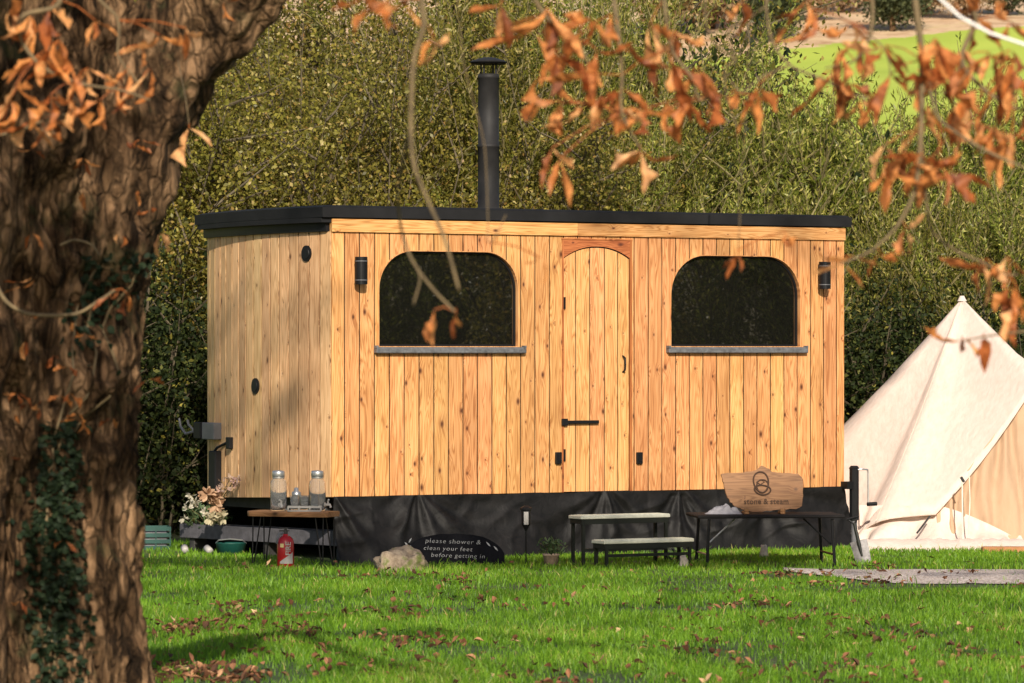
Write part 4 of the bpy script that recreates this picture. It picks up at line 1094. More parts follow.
for k in range(55):
    D = rl.uniform(20.5, 32)**1.0; c_ = G(rl.uniform(120, 1060), D, 0); sz = rl.uniform(.05, .22)
    for q in range(rl.randint(5, 18)):
        p = c_+Vector((rl.gauss(0, sz), rl.gauss(0, sz), .012+rl.random()*.03)); aa = rl.uniform(0, 6.28); d = Vector((math.cos(aa), math.sin(aa), rl.uniform(-.1,.2)))
        b.leaf(p, d, Vector((-math.sin(aa), math.cos(aa), rl.uniform(-.3,.3))), rl.uniform(.03,.075), rl.uniform(.025,.045), rl.uniform(-1.2,1.2), rl.uniform(.2,.9), rl.random()**1.6, 4, rag=.5)
tag(b.build('fallen_leaves', 'fallen', None), kind='stuff')

# ------------------------------------------------------------------ thicket shrubs
def leaf_cloud(P, Dr, L, Wd, rng):
    n = len(P); Dr = Dr/np.linalg.norm(Dr, axis=1, keepdims=True)
    S = rng.normal(size=(n, 3)); S -= Dr*np.sum(S*Dr, 1, keepdims=True); S /= np.linalg.norm(S, axis=1, keepdims=True)
    L = L[:, None]; Wd = Wd[:, None]
    V = np.stack([P, P+Dr*L*.5+S*Wd*.5, P+Dr*L, P+Dr*L*.5-S*Wd*.5], 1).reshape(-1, 3)
    i = np.arange(n)*4
    return V, np.stack([i, i+1, i+2, i+3], 1)
def stems_to_tubes(stems, r0):
    mb = MB()
    for st_ in stems:
        m = len(st_); mb.tube([tuple(p) for p in st_], [r0*(1-.85*i/(m-1)) for i in range(m)], 4, cap=False)
    return mb
def make_shrub(kind, seed, H, Rad, nst, nleaf, mat, lsz):
    r = np.random.default_rng(seed); stems = []
    for k in range(nst):
        a = r.uniform(0, 6.283); rr = Rad*.45*np.sqrt(r.random()); out = r.uniform(.0, .35 if kind == 'willow' else .8)
        h = H*r.uniform(.6, 1.0); p = np.array([rr*np.cos(a), rr*np.sin(a), 0.]); pts = [p.copy()]
        m = 9; aa = a+r.normal(0, .5); d = np.array([np.cos(aa)*out*.35, np.sin(aa)*out*.35, 1.])
        for q in range(m):
            d = d + r.normal(0, .10 if kind == 'willow' else .26, 3); d[2] = max(d[2], .4); p = p+d/np.linalg.norm(d)*h/m; pts.append(p.copy())
        stems.append(np.array(pts))
    # side twigs
    tw = []
    for st_ in stems:
        for q in range(6 if kind == 'willow' else 10):
            i = r.integers(1, 8); f = r.random(); base = st_[i]*(1-f)+st_[i+1]*f
            dd = r.normal(0, 1, 3); dd[2] = abs(dd[2])+(1.4 if kind == 'willow' else .3); dd /= np.linalg.norm(dd); ln_ = r.uniform(.4, 1.1)
            pp = [base+dd*ln_*t_+r.normal(0, .02, 3)*t_ for t_ in (0, .33, .66, 1)]; tw.append(np.array(pp))
    allst = stems+tw
    wts = np.array([2.0]*len(stems)+[1.0]*len(tw)); wts /= wts.sum()
    which = r.choice(len(allst), nleaf, p=wts)
    P = np.zeros((nleaf, 3)); Dd = np.zeros((nleaf, 3))
    for si, st_ in enumerate(allst):
        idx = np.where(which == si)[0]
        if not len(idx): continue
        t_ = r.random(len(idx))**.9*(len(st_)-1); i = np.minimum(t_.astype(int), len(st_)-2); f = (t_-i)[:, None]
        P[idx] = st_[i]*(1-f)+st_[i+1]*f; Dd[idx] = st_[i+1]-st_[i]
    sp = .035 if kind == 'willow' else .13
    P += r.normal(0, sp, P.shape); P[:, 2] = np.maximum(P[:, 2], .02)
    Dd /= np.linalg.norm(Dd, axis=1, keepdims=True)
    Dd = Dd*(.9 if kind == 'willow' else .2)+r.normal(0, .55 if kind == 'willow' else .8, Dd.shape)
    L = r.uniform(.6, 1.2, nleaf)*lsz; Wd = L*(.24 if kind == 'willow' else .6)
    V, Qd = leaf_cloud(P, Dd, L, Wd, r)
    return (V, Qd, r.random(nleaf)**1.2, mat, stems_to_tubes(allst, .014 if kind == 'willow' else .016))
protos = {}
def shrub(kindkey, name, spec, x, y, rz, sc, label, cat, group, sz=None):
    if kindkey not in protos:
        V, Qd, rn, mat, stm = make_shrub(*spec)
        root = thing(name, (x, y, 0), label, cat, rz, group)
        stm.build('stems', 'stem' if mat == 'willow' else 'darkstem', root); np_mesh('foliage', V, Qd, rn, mat, root)
        protos[kindkey] = root
    else:
        src = protos[kindkey]; root = src.copy(); COL.objects.link(root)
        for chd in list(src.children):
            c = chd.copy(); COL.objects.link(c); c.parent = root
        root.location = (x, y, 0); root.rotation_euler = (0, 0, rz); root['label'] = label
    root.scale = (sc, sc, sz or sc)
    return root
SPEC = {
 'hazel1': ('hazel', 21, 6.2, 2.0, 26, 52000, 'hazel', .050),
 'hazel2': ('hazel', 22, 5.8, 1.9, 24, 50000, 'hazel', .046),
 'willow1': ('willow', 31, 4.3, 1.6, 70, 46000, 'willow', .072),
 'willow2': ('willow', 32, 4.0, 1.5, 56, 44000, 'willow', .066),
 'willow3': ('willow', 33, 6.6, 1.9, 80, 76000, 'willow', .072),
 'ever': ('hazel', 41, 3.0, 1.3, 20, 26000, 'evergreen', .065),
}
rs = random.Random(17)
plist = []
# hazels behind the left and middle
for i, px in enumerate(range(120, 500, 58)): plist.append(('hazel%d' % (1+i % 2), 'hazel_bush', px, 40.8+rs.uniform(-.5,.6), rs.uniform(.95,1.1)))
for i, px in enumerate(range(90, 480, 58)): plist.append(('hazel%d' % (2-i % 2), 'hazel_bush', px, 43.2+rs.uniform(-.5,.6), rs.uniform(.96,1.06)-(.10 if px > 690 else 0)-(.12 if 690 < px < 860 else 0)))
for i, px in enumerate((150, 240, 320, 390, 450)): plist.append(('hazel%d' % (1+i % 2), 'hazel_bush', px, 46+rs.uniform(-.5,.6), rs.uniform(1.25,1.4)))
for i, px in enumerate(range(655, 1130, 45)): plist.append(('willow%d' % (1+i % 2), 'willow_shrub', px, 41.0+rs.uniform(-.4,.6), rs.uniform(.90,1.0)-(.10 if px > 700 else 0)-(.13 if 690 < px < 860 else 0)))
for i, px in enumerate(range(670, 1130, 52)): plist.append(('willow%d' % (2-i % 2), 'willow_shrub', px, 43.2+rs.uniform(-.5,.6), rs.uniform(1.05,1.2)))
for i, px in enumerate((150, 196, 110)): plist.append(('ever', 'evergreen_bush', px, 38.2+i*.4, (.95, .82, 1.0)[i]))
for i, px in enumerate((872, 915, 960, 1005, 1050)): plist.append(('ever', 'evergreen_bush', px, 39.6+.15*(i%2), (.92, .85, .78, .82, .8)[i]))
for i, px in enumerate((520, 565, 608)): plist.append(('willow3', 'willow_shrub', px, 41.2+.2*i, (1.0, .92, .72)[i]))
for i, px in enumerate((545, 590, 625)): plist.append(('willow3', 'willow_shrub', px, 43.4+.2*i, (1.1, .98, .74)[i]))
plist.sort(key=lambda q: q[2])
ordn = ['first', 'second', 'third', 'fourth', 'fifth', 'sixth', 'seventh', 'eighth', 'ninth', 'tenth', 'eleventh', 'twelfth', 'thirteenth', 'fourteenth', 'fifteenth', 'sixteenth', 'seventeenth', 'eighteenth']
def row(D): return 'front' if D < 42 else ('middle' if D < 44.6 else 'rear')
seen = {}
for k, name, px, D, sc in plist:
    r_ = row(D)
    if name == 'evergreen_bush':
        r_ = 'cabin' if px < 300 else 'tent'; i = seen.get((name, r_), 0); seen[(name, r_)] = i+1
        label = ('dark evergreen bush with yellow flecks, %s of three beyond the cabin end' if r_ == 'cabin' else 'low dark evergreen bush, %s from the cabin in the row behind the tent') % (('outermost', 'middle', 'innermost')[i] if r_ == 'cabin' else ordn[i])
        shrub(k, name, SPEC[k], (px-512)/F*D, D, rs.uniform(0, 6.28), sc, label, 'bush', 'dark evergreen bushes')
    else:
        i = seen.get((name, r_), 0); seen[(name, r_)] = i+1
        base = 'olive hazel bush behind the cabin' if name == 'hazel_bush' else 'upright willow behind the tent'
        shrub(k, name, SPEC[k], (px-512)/F*D, D, rs.uniform(0, 6.28), sc, '%s, %s from the trunk in the %s row' % (base, ordn[i], r_), 'bush' if name == 'hazel_bush' else 'shrub', 'hazel bushes in the thicket' if name == 'hazel_bush' else 'willow shrubs in the thicket')
t_ = shrub('ever', 'evergreen_bush', SPEC['ever'], (650-512)/F*44.6, 44.6, 1.0, 1.55, 'tall dark evergreen rising above the cabin roof beside the far field', 'bush', 'dark evergreen bushes', 2.0)
# hedge off to the side, seen mirrored in the windows
for i, (x, y) in enumerate(((11, 31), (12, 28.2), (13.2, 25.2), (14.5, 22), (15.5, 19), (17, 16))):
    shrub('hazel1' if i % 2 else 'willow1', 'hazel_bush', SPEC['hazel1'], x, y, i*1.3, 1.15, 'hedge bush beside the lawn, %s from the tent' % ordn[i], 'bush', 'bushes along the side hedge')
    COL.objects[-1]
# distant trees above the field
def round_tree(seed, H, Rad, mat, nl=9000):
    r = np.random.default_rng(seed)
    P = []
    for k in range(26):
        c = r.normal(0, 1, 3); c /= np.linalg.norm(c); c = c*Rad*r.uniform(.2, .75); c[2] = c[2]*.9+H*.42
        P.append(c+r.normal(0, Rad*.22, (nl//26, 3)))
    P = np.concatenate(P); Dd = r.normal(size=P.shape)
    V, Qd = leaf_cloud(P, Dd, r.uniform(.2, .4, len(P)), r.uniform(.16, .3, len(P)), r); return V, Qd, r.random(len(P))
dp = {}
for i, (px, D, H, key) in enumerate(((668, 160, 8, 'a'), (712, 164, 4.6, 'b'), (742, 170, 4.5, 'a'), (778, 157, 4.2, 'c'), (812, 166, 3.8, 'a'), (842, 172, 4.4, 'b'), (893, 160, 4.2, 'c'), (925, 170, 4.5, 'b'), (965, 166, 4.2, 'a'), (1005, 170, 4.6, 'c'))):
    X = (px-512)/F*D; z = hz(X, D); lb = 'distant %s tree on the hillside above the field, %s along' % ('dark green' if key == 'c' else 'pale autumn', ordn[i])
    if key not in dp:
        root = thing('hillside_tree', (X, D, z-.2), lb, 'tree', 0, 'trees above the far field')
        V, Qd, rn = round_tree(ord(key), 9, 3.4, 'darkwood' if key == 'c' else 'woodland')
        np_mesh('crown', V, Qd, rn, 'darkwood' if key == 'c' else 'woodland', root)
        b = MB(); b.tube([(0,0,0),(.1,0,3),(0,.1,6.5)], [.3,.22,.08], 7); b.build('trunk', 'bark', root); dp[key] = root
    else:
        src = dp[key]; root = src.copy(); COL.objects.link(root)
        for chd in list(src.children): c = chd.copy(); COL.objects.link(c); c.parent = root
        root.location = (X, D, z-.2); root.rotation_euler = (0, 0, i*1.7); root['label'] = lb
    root.scale = (H/9,)*3

# ------------------------------------------------------------------ horse chestnut tree
TX, TY = -2.43, 17.0
tree = thing('chestnut_tree', (TX, TY, 0), 'old horse chestnut with thick gnarled trunk and curled orange autumn leaves', 'tree')
burr = [(math.radians(a), z, r, h) for a, z, r, h in ((-75, 2.3, .22, .12), (-100, 2.0, .2, .14), (-60, 1.75, .16, .10), (-120, 1.5, .2, .12), (-85, 1.25, .13, .12), (-30, 1.6, .18, .06), (-95, .9, .15, .06), (-50, 2.6, .2, .08), (-20, 2.15, .2, .07), (-110, 2.75, .22, .1), (-65, 1.35, .10, .10))]
NT, NZ = 420, 380
V = np.zeros((NZ+1, NT, 3))
for jz in range(NZ+1):
    z = -.15+4.6*jz/NZ
    for i in range(NT):
        th = 2*math.pi*i/NT; r = .735
        r += .28*math.exp(-max(0, z)/.35)*(.5+.5*math.cos(th*5+1.0)) + .05*math.exp(-((z-2.4)/.8)**2)
        r -= .05*math.exp(-((z-1.15)/.25)**2)*0
        if z > 2.9: r -= .05*(z-2.9)
        ct, s_t = math.cos(th), math.sin(th); q = Vector((ct, s_t, 0))
        # vertical buttress lobes
        r += .055*math.cos(th*6+.7+.5*math.sin(z*1.1)) + .035*math.cos(th*11+z*.6)
        # crevices low on the front
        for tc, wd_, dp_ in ((-57, .06, .15), (-95, .05, .08), (-24, .045, .12)):
            dth = (th-math.radians(tc+360)+math.pi) % (2*math.pi)-math.pi
            r -= dp_*math.exp(-(dth/wd_)**2)*(1/(1+math.exp((z-1.3)*5)))
        n1 = noise.noise(Vector((ct*7, s_t*7, z*1.7))); n2 = noise.noise(Vector((ct*16+n1, s_t*16, z*4.0))); n3 = noise.noise(Vector((ct*30, s_t*30, z*14)))
        n4 = noise.noise(Vector((ct*46, s_t*46, z*17))); r += .028*n1 + .045*(1-abs(n2)*2.6)*.7 + .022*n3 + .012*n4
        kn = max(0, noise.noise(Vector((ct*3.6, s_t*3.6, z*3.4+7)))); r += .16*kn*(1/(1+math.exp(-(z-1.1)*6)))
        for a, bz, br_, bh in burr:
            dth = (th-a-2*math.pi+math.pi) % (2*math.pi)-math.pi; d2 = (dth*.75/br_)**2+((z-bz)/br_)**2
            if d2 < 6: r += bh*math.exp(-d2*1.6)*(1+.35*n2)
        V[jz, i] = (r*ct, r*s_t, z)
idx = np.arange((NZ+1)*NT).reshape(NZ+1, NT)
Qd = np.stack([idx[:-1], np.roll(idx[:-1], -1, 1), np.roll(idx[1:], -1, 1), idx[1:]], -1).reshape(-1, 4)
tr_o = np_mesh('trunk', V.reshape(-1, 3), Qd, np.zeros(len(Qd)), 'bark', tree)
tr_o.data.polygons.foreach_set('use_smooth', [True]*len(Qd))
O = Vector((TX, TY, 0))
def limb(pts, rad, name='limb', n=40, mat='bark', amp=.035, seed=0, parent=tree):
    # smooth polyline with bark relief
    P_ = [Vector(p)-O for p in pts]; out = []; ro = []
    m = 14
    for i in range(len(P_)-1):
        a = P_[max(i-1,0)]; b_ = P_[i]; c = P_[i+1]; d = P_[min(i+2, len(P_)-1)]; sl_ = (c-b_).length
        m0 = (c-a).normalized()*min(sl_, (b_-a).length if i > 0 else sl_); m1 = (d-b_).normalized()*min(sl_, (d-c).length if i < len(P_)-2 else sl_)
        for k in range(m):
            t_ = k/m; q = b_*(2*t_**3-3*t_**2+1)+m0*(t_**3-2*t_**2+t_)+c*(3*t_**2-2*t_**3)+m1*(t_**3-t_**2); out.append(q); ro.append(rad[i]+(rad[i+1]-rad[i])*t_)
    out.append(P_[-1]); ro.append(rad[-1])
    mb = MB(); mb.tube(out, ro, n, cap=True)
    if amp:
        vv = []
        for j_, v_ in enumerate(mb.v):
            ci = min(j_//n, len(out)-1); c = out[ci]; d = (Vector(v_)-c); 
            q = Vector(v_); nn_ = noise.noise(Vector((q.x*9+seed, q.y*9, q.z*3.5)))+.5*noise.noise(q*18); 
            vv.append(tuple(c+d*(1+amp*nn_/max(.02, ro[ci])))) 
        mb.v = vv
    return mb.build(name, mat, parent, True)
fork = limb([W(-20,440,17.1), W(38,300,17.0), W(78,200,16.95), W(126,110,16.9), W(172,50,16.9), W(224,-5,16.8), W(268,-80,16.6), W(295,-210,16.3)], [.40,.42,.37,.28,.235,.215,.20,.19], 'limb', 72, amp=.05)
limb([(TX-.1,TY,3.9),(TX-.3,TY-.3,5.2),(TX-.2,TY-1,7.0),(TX+.4,TY-2,9.0)], [.62,.5,.4,.2], 'limb', 40, amp=.05)
def bough(pts, r0, r1):
    k = len(pts); return limb(pts, [(r0+(r1-r0)*i/(k-1))*.5 for i in range(k)], 'bough', 14, amp=.012)
b1 = [W(295,-210,16.3), Vector((-.3,14.4,5.3)), Vector((.1,12.6,5.6)), Vector((.55,11.6,5.2)), Vector((1.2,11.4,4.8))]
bough(b1, .17, .03)
b2 = [Vector((-.3,14.4,5.3)), Vector((.8,13.4,5.9)), Vector((1.7,12.6,5.6)), Vector((2.3,12.2,5.0)), Vector((2.9,12.0,4.4))]
bough(b2, .11, .02)
b3 = [Vector((TX-.2,TY-.6,4.4)), Vector((-2.2,15,4.6)), Vector((-2.1,13.6,4.1)), Vector((-1.9,12.6,3.7)), Vector((-1.5,12,3.4))]
bough(b3, .16, .02)
def leaf_at(mb, p, rl, k, L, droop=1.0, hue=None, spread=1.0):
    a0 = rl.uniform(0, 6.28); k = max(2, k-1) if L < .16 else k
    h0 = rl.random() if hue is None else hue
    for i in range(k):
        a = a0+i*6.28/k*rl.uniform(.75,1.2)
        d = Vector((math.cos(a)*spread, math.sin(a)*.8, -droop*rl.uniform(.2,1.5))).normalized()
        s_ = Vector((-math.sin(a), math.cos(a), rl.uniform(-.7,.7)))
        mb.leaf(p+d*.006, d, s_, L*rl.uniform(.75,1.45), L*rl.uniform(.20,.36), rl.uniform(-1.9,1.9), rl.uniform(.5,1.6), min(1, max(0, h0*.35+rl.random()*.68)), 7, [.06,.3,.6,.9,1.0,.9,.5,.03], .6 if L < .16 else 0)
def branch(pts, r0=.008, r1=.003, leaves=(), mat='twig', L=.125, seed=0, droop=1.9):
    """pts: world points; leaves: (px,py,k,size,hue)"""
    k = len(pts)
    o = limb(pts, [r0+(r1-r0)*i/(k-1) for i in range(k)], 'branch', 7, mat, 0)
    rl_ = random.Random(seed)
    for q in leaves:
        if len(leaves) > 4 and rl_.random() < (.28 if q[0] > 870 and q[1] < 190 else .12): continue
        px, py, D, kk, sz = q[:5]; hue = q[5] if len(q) > 5 else None
        p = W(px, py, D)-O; mb = MB()
        leaf_at(mb, p, rl_, kk, L*sz, droop, hue)
        # petiole towards the nearest branch point
        near = min((Vector(t_)-O for t_ in pts), key=lambda t_: (t_-p).length)
        if (near-p).length < .35: mb.tube([near, (near+p)/2+Vector((0,0,.012)), p], .0022, 5, rnd=.3, cap=False)
        mb.build('leaf_cluster', 'chestnut', o)
    return o
b_top = lambda px, D, z=4.0: Vector(((px-512)/F*D, D, z))
# middle top branches
D = 12.0
branch([b1[2], W(500,-90,12.2), W(520,-30,12), W(545,15,12), W(575,40,12), W(600,85,12)], .012, .003,
  [(500,5,12,4,1.0,.2),(520,20,12,5,1.1,.1),(548,8,12,5,1.3,.15),(536,32,12,3,1.1,.2),(556,52,12,5,1.1,.2),(572,62,12,3,.9,.35),(590,18,12.1,5,1.0,.3),(597,50,12,4,1.0,.25),(612,14,12,4,.8,.5)], seed=1)
branch([W(590,-90,12.4), W(610,-20,12.2), W(618,30,12), W(622,75,12), W(622,112,12), W(640,148,12)], .009, .003,
  [(540,78,11.8,3,.9,.2),(535,100,12,3,.7,.5),(560,103,12,4,.75,.45),(583,105,12,4,.8,.5),(600,98,12,4,.8,.35),(622,88,12,4,.9,.3),(640,150,12,6,.95,.6),(552,148,12,4,.85,.45),(560,158,12,3,.9,.55),(665,50,12,3,.9,.3),(640,110,12,4,.8,.5)], seed=2)
branch([W(660,-60,12.3), W(664,0,12), W(672,50,12), W(690,75,12), W(700,100,12), W(715,95,12)], .008, .002,
  [(675,30,12,4,.9,.4),(650,25,12,4,.9,.5),(672,65,12,5,1.1,.35),(700,68,12,4,1.0,.35),(648,108,12,4,.9,.6),(662,112,12,3,.9,.97),(690,100,12,4,1.1,.4),(715,85,12,3,.9,.3)], seed=3)
branch([W(740,-40,12.3), W(768,0,12.2), W(730,30,12.2), W(735,60,12.2), W(725,68,12.2), W(727,100,12.2), W(738,128,12.2)], .0035, .0022, [(737,90,12.2,2,.7,.2),(741,0,12.2,3,.9,.2),(752,95,12.2,4,.8,.4)], seed=4)
# right hand branches
branch([W(770,-50,12), W(766,0,12), W(772,40,12), W(790,65,12), W(820,78,12), W(845,90,12), W(870,98,12), W(888,85,12)], .0045, .003,
  [(757,86,12,4,.9,.5),(777,100,12,4,.8,.5),(835,72,12,5,1.1,.35),(850,82,12,4,.9,.4),(860,100,12,4,.9,.5)], seed=5)
branch([b2[3], W(860,-60,12), W(872,0,12), W(870,35,12), W(855,60,12), W(825,68,12)], .01, .002,
  [(838,50,12,3,.9,.15),(862,35,12,4,1.0,.2),(838,5,12,5,1.1,.45),(850,22,12,4,.8,.97),(806,0,12,4,1.0,.3)], seed=6)
branch([b2[3], W(905,-60,11.7), W(915,0,11.7), W(922,60,11.7), W(921,130,11.7), W(916,185,11.7), W(900,222,11.7), W(872,250,11.7), W(840,264,11.7)], .013, .003,
  [(885,45,11.7,5,1.1,.5),(900,62,11.7,6,1.2,.55),(920,20,11.7,5,1.2,.5),(936,38,11.7,5,1.2,.4),(905,5,11.7,5,1.0,.4),(930,68,11.7,6,1.2,.6),(890,75,11.7,5,1.0,.7),(908,95,11.7,6,1.1,.5),(928,105,11.7,5,1.1,.6),(895,118,11.7,4,1.0,.5),(887,165,11.7,4,.85,.98),(905,150,11.7,5,1.0,.25),(922,155,11.7,5,1.0,.3),(885,145,11.7,3,.8,.7),(906,228,11.7,5,.7,.85),(853,256,11.7,3,.7,.5),(880,252,11.7,3,.65,.45),(842,262,11.7,2,.6,.5)], seed=7)
branch([b2[4], W(970,-50,11.9), W(975,20,11.9), W(962,60,11.9), W(985,90,11.9), W(1015,108,11.9), W(1045,112,11.9)], .012, .003,
  [(950,20,11.9,5,1.1,.35),(968,10,11.9,5,1.1,.4),(985,35,11.9,5,1.2,.45),(962,48,11.9,5,1.1,.6),(990,52,11.9,5,1.1,.4),(1010,20,11.9,5,1.1,.45),(1015,60,11.9,5,1.1,.3),(1000,80,11.9,5,1.0,.3),(1020,85,11.9,4,1.0,.35),(945,80,11.9,5,1.0,.6),(958,100,11.9,5,1.0,.6),(975,118,11.9,5,1.0,.6),(995,125,11.9,5,1.0,.65),(1012,132,11.9,5,1.0,.55),(1022,105,11.9,4,1.0,.6),(950,170,11.9,5,.9,.25),(932,158,11.9,4,.9,.3)], seed=8)
branch([W(930,90,11.6), W(940,120,11.6), W(985,150,11.6), W(1030,170,11.6)], .005, .004, [(940,165,11.6,4,.9,.35),(1010,50,11.6,4,1.0,.4)], seed=9)
branch([W(921,130,11.7), W(930,225,11.8), W(955,250,11.9), W(982,262,11.9), W(1010,275,11.9), W(1035,268,11.9)], .005, .003,
  [(980,262,11.9,5,.9,.4),(992,264,11.9,5,.8,.5),(1010,285,11.9,5,.9,.5),(1014,270,11.9,4,.8,.6),(1020,300,11.9,4,.9,.5),(1008,255,11.9,3,.8,.5)], seed=10)
branch([W(1040,330,11.9), W(1010,333,11.9), W(982,337,11.9), W(962,341,11.9)], .004, .002, [(963,340,11.9,4,.95,.3),(985,338,11.9,3,.9,.25)], seed=11, droop=.25)
branch([W(790,65,12), W(760,78,12), W(742,92,12), W(730,80,12)], .0035, .002, [], 'twig', seed=31)
branch([W(735,60,12.2), W(712,40,12.2), W(705,10,12.2), W(712,-30,12.3)], .003, .002, [], 'twig', seed=32)
branch([W(870,35,12), W(885,50,12), W(890,75,12), W(878,92,12)], .003, .002, [(812,8,12,3,.9,.3)], 'twig', seed=33)
branch([W(921,60,11.7), W(940,78,11.7), W(958,70,11.7), W(964,58,11.7)], .003, .0015, [], 'twig', seed=34)
branch([W(921,90,11.7), W(945,92,11.7), W(962,80,11.7), W(972,62,11.7)], .003, .0015, [], 'twig', seed=35)
# twigs across the cabin front
branch([b1[3], W(430,-60,10.5), W(422,0,10.5), W(424,25,10.5), W(414,60,10.5), W(411,120,10.5), W(414,165,10.5), W(430,205,10.5), W(445,240,10.5), W(459,290,10.5)], .009, .004,
  [(434,38,10.5,4,.7,.6),(378,5,10.5,5,.6,.45),(386,35,10.5,4,.6,.5),(362,-2,10.5,4,.7,.45),(405,2,10.5,4,.7,.4)], seed=12)
branch([W(411,120,10.5), W(398,190,10.8), W(402,232,11), W(412,260,11), W(432,288,11), W(455,312,11)], .004, .004, [(456,314,11,3,.55,.3),(434,310,11,2,.6,.35)], seed=13)
branch([W(412,260,11), W(420,278,11), W(413,306,11)], .003, .003, [], seed=14)
branch([W(455,-40,12), W(463,60,12), W(476,110,12), W(485,150,12), W(488,222,12), W(490,242,12), W(506,215,12)], .0018, .0016, [(541,258,12,3,.45,.2)], seed=15)
branch([W(742,-40,12.6), W(748,60,12.6), W(742,180,12.6), W(738,250,12.6)], .0015, .0015, [(738,254,12.6,4,.55,.35),(786,232,12.6,4,.5,.6)], seed=16)
# leaves hanging in front of the trunk
branch([b3[3], W(30,-80,13), W(60,0,13), W(20,20,13), W(35,60,13), W(75,82,13), W(120,90,13), W(150,100,13)], .012, .003,
  [(10,10,13,5,1.0,.3),(30,15,13,5,1.0,.4),(50,8,13,5,.9,.3),(75,15,13,5,.8,.5),(80,5,13,4,.8,.97),(60,40,13,5,1,.4),(40,55,13,5,.9,.6),(70,65,13,5,1.0,.55),(88,68,13,4,.8,.5),(15,85,13,5,1,.55),(10,100,13,5,.9,.5),(50,95,13,5,1.0,.5),(70,100,13,5,.9,.5),(85,95,13,5,.9,.45),(100,100,13,4,.8,.4),(95,20,13,4,.7,.4)], seed=17, L=.125)
branch([W(75,-40,13.2), W(100,0,13.2), W(118,20,13.2), W(118,55,13.2), W(128,70,13.2), W(140,85,13.2)], .006, .003,
  [(128,68,13.2,3,.9,.9),(150,68,13.2,3,.9,.6),(163,75,13.2,2,1.0,.92),(140,45,13.2,3,.7,.6),(160,35,13.2,3,.8,.3),(186,28,13.2,2,.9,.6),(120,85,13.2,4,.8,.5)], seed=18)
branch([W(-40,140,13.4), W(10,133,13.4), W(40,122,13.4), W(75,112,13.4)], .005, .003, [(45,130,13.4,3,.8,.5),(30,120,13.4,4,.8,.5),(55,118,13.4,4,.7,.4)], seed=19)
branch([W(-10,270,14.5), W(5,300,14.5), W(30,314,14.5), W(75,314,14.5), W(100,300,14.5), W(115,290,14.5)], .008, .005, [(128,294,14.5,4,.6,.35),(110,296,14.5,3,.5,.3)], seed=20)
branch([W(60,245,15.8), W(75,240,15.8), W(92,245,15.8), W(99,255,15.8)], .005, .004, [], seed=21)
branch([W(178,60,16), W(186,100,15.2), W(189,125,15.2)], .002, .002, [(189,128,15.2,2,1.0,.85),(160,232,15.2,3,.7,.7),(225,0,15.2,3,.7,.5)], seed=22)
# withered leaves caught on the bark
mb = MB(); rl_ = random.Random(77)
for px, py in [(rl_.uniform(5, 150), rl_.uniform(120, 470)) for _ in range(24)]+[(55,355),(60,395),(75,330),(135,145),(137,190),(150,210),(65,540),(20,600)]:
    leaf_at(mb, W(px, py, 16.18)-O, rl_, 3, .062, .9, rl_.uniform(.0,.3))
mb.build('clinging_leaves', 'chestnut', tree)
# leaf masses added overhead, outside the frame, aimed to shade lawn, trunk and cabin
SUN_EL, SUN_AZ = 28.0, 6.0
te = math.tan(R(SUN_EL)); ta_ = math.tan(R(SUN_AZ))
mb = MB(); rc = random.Random(99)
def shade_ray_pt(gx, gy, gz_, D):
    """point at distance D on the sun ray that reaches (gx,gy,gz_)"""
    return Vector((gx + (gy-D)*ta_*1.0, D, gz_+(gy-D)*te/math.cos(R(SUN_AZ))))
nc = 0
def shade_mass(num, xr, yr, zr, Dr, k=6, L=.17, thr=None):
    global nc
    for i in range(num):
        gx, gy, g_z = rc.uniform(*xr), rc.uniform(*yr), rc.uniform(*zr)
        if thr is not None and noise.noise(Vector((gx*2.1, gy*.5, g_z*1.6)))+rc.uniform(-.15,.15) < thr: continue
        D_ = rc.uniform(*Dr); p = shade_ray_pt(gx, gy, g_z, D_)
        if p.z < CH+420/F*D_ + .25: continue
        leaf_at(mb, p-O, rc, k, L, .6); nc += 1
shade_mass(260, (-5, 5.2), (22.9, 32.9), (0, 0), (8, 16))          # lawn
shade_mass(430, (-4.2, 2.4), (32.5, 33.0), (-.35, .36), (8, 15), k=6, L=.17)      # cabin foot
shade_mass(150, (-4.8, -2.6), (36, 37), (0, 1.4), (9, 15))
shade_mass(300, (-3.2, -1.5), (16.3, 16.3), (1.3, 3.4), (6, 14), thr=-.2)     # upper trunk
shade_mass(330, (-2.9, -1.4), (34, 34), (.5, 3.0), (11, 16.5), k=5, L=.14, thr=.06)          # dapple on the cabin end
shade_mass(120, (-5, 7), (39.5, 39.5), (0, 1.6), (10, 18), thr=-.3)
mb.build('crown', 'chestnut', tree)  # unseen crown, its leaves put only where their shade is wanted
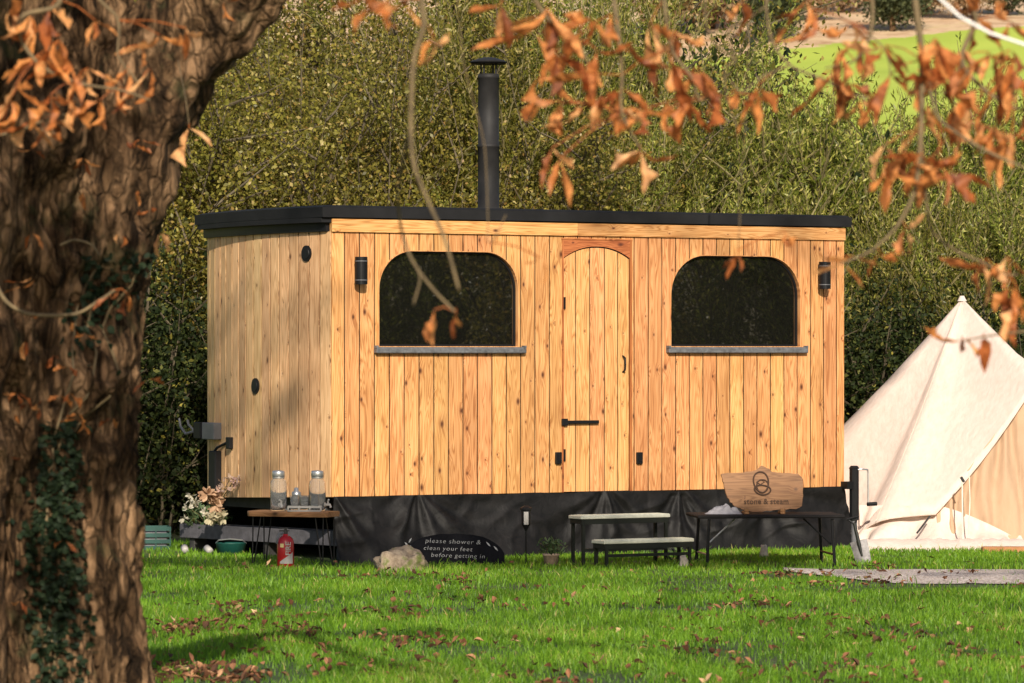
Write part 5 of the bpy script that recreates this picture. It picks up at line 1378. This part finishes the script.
# ivy on the trunk
iv = MB(); ri = random.Random(12)
def trunk_surf(th, z):
    jz = min(NZ, max(0, int((z+.15)/4.6*NZ))); i = int(th/(2*math.pi)*NT) % NT
    return Vector(V[jz, i]) if V.ndim == 3 else None
V3 = V
ivy = thing('ivy_plant', (TX, TY, 0), 'dark bluish green ivy climbing the furrow of the chestnut trunk', 'ivy')
for k in range(2300):
    z = ri.uniform(.2, 2.15); a = math.radians(-44+ri.gauss(0, 4.5)+16*min(1.2, max(0, z-.9))+4*math.sin(z*3)) 
    if z > 1.5: a += math.radians(ri.uniform(-4, 8))
    if ri.random() < .25+.3*math.sin(z*5)+(.45 if z > 1.45 else 0): continue
    p = trunk_surf(a % (2*math.pi), z); nn_ = Vector((math.cos(a), math.sin(a), 0))
    d = (nn_*.5+Vector((ri.gauss(0,.6), ri.gauss(0,.3), ri.uniform(-1,.4)))).normalized()
    iv.leaf(p+nn_*ri.uniform(.0,.03), d, Vector((ri.gauss(0,1), ri.gauss(0,.4), ri.gauss(0,.6))), ri.uniform(.022,.042), ri.uniform(.02,.036), .3, .2, ri.random(), 2, [.5,1,.05])
iv.build('foliage', 'ivy', ivy)
st_ = MB()
for k in range(3):
    L_ = [];
    for q in range(24):
        z = .0+2.1*q/23; a = math.radians(-46+3*k+16*min(1.2, max(0, z-.9))+4*math.sin(z*3+k)); p = trunk_surf(a % (2*math.pi), z); L_.append(p+Vector((math.cos(a), math.sin(a), 0))*.008)
    st_.tube(L_, .006, 5)
st_.build('stem', 'twig', ivy)
# white cable
b = MB(); b.tube([W(900,-60,11), W(938,-3,11), W(960,17,11), W(990,33,11), W(1026,45,11), W(1090,58,11)], .0042, 8)
tag(b.build('overhead_cable', 'cable', None, True), 'thin white cable sagging among the orange leaves', 'cable')

# ------------------------------------------------------------------ light, world, camera
w = bpy.data.worlds.new('World'); scene.world = w; w.use_nodes = True; nt = w.node_tree
sky = nt.nodes.new('ShaderNodeTexSky'); sky.sky_type = 'NISHITA'; sky.sun_disc = False
sky.sun_elevation = R(SUN_EL); sky.sun_rotation = R(180-SUN_AZ); sky.dust_density = 1.5
nt.links.new(sky.outputs[0], nt.nodes['Background'].inputs[0]); nt.nodes['Background'].inputs[1].default_value = 0.085
sd = bpy.data.lights.new('sun', 'SUN'); sd.energy = 4.6; sd.angle = R(.55); sd.color = (1.0, .90, .76)
so_ = bpy.data.objects.new('sun', sd); COL.objects.link(so_)
dirv = Vector((math.sin(R(SUN_AZ))*math.cos(R(SUN_EL)), -math.cos(R(SUN_AZ))*math.cos(R(SUN_EL)), math.sin(R(SUN_EL))))
so_.rotation_euler = dirv.to_track_quat('Z', 'Y').to_euler()
cd = bpy.data.cameras.new('camera'); cam = bpy.data.objects.new('camera', cd); COL.objects.link(cam)
cam.location = (0, 0, CH); cam.rotation_euler = (R(90), 0, 0)
cd.sensor_width = 36; cd.lens = F/1024*36; cd.shift_y = 10.5/1024; cd.clip_end = 2000; cd.clip_start = .1
cd.dof.use_dof = True; cd.dof.focus_distance = 33.8; cd.dof.aperture_fstop = 6.3
scene.camera = cam
vs_ = scene.view_settings; vs_.view_transform = 'Standard'; vs_.look = 'None'; vs_.gamma = 1; vs_.exposure = 0.38
scene.cycles.max_bounces = 6; scene.cycles.transparent_max_bounces = 8; scene.cycles.use_denoising = True
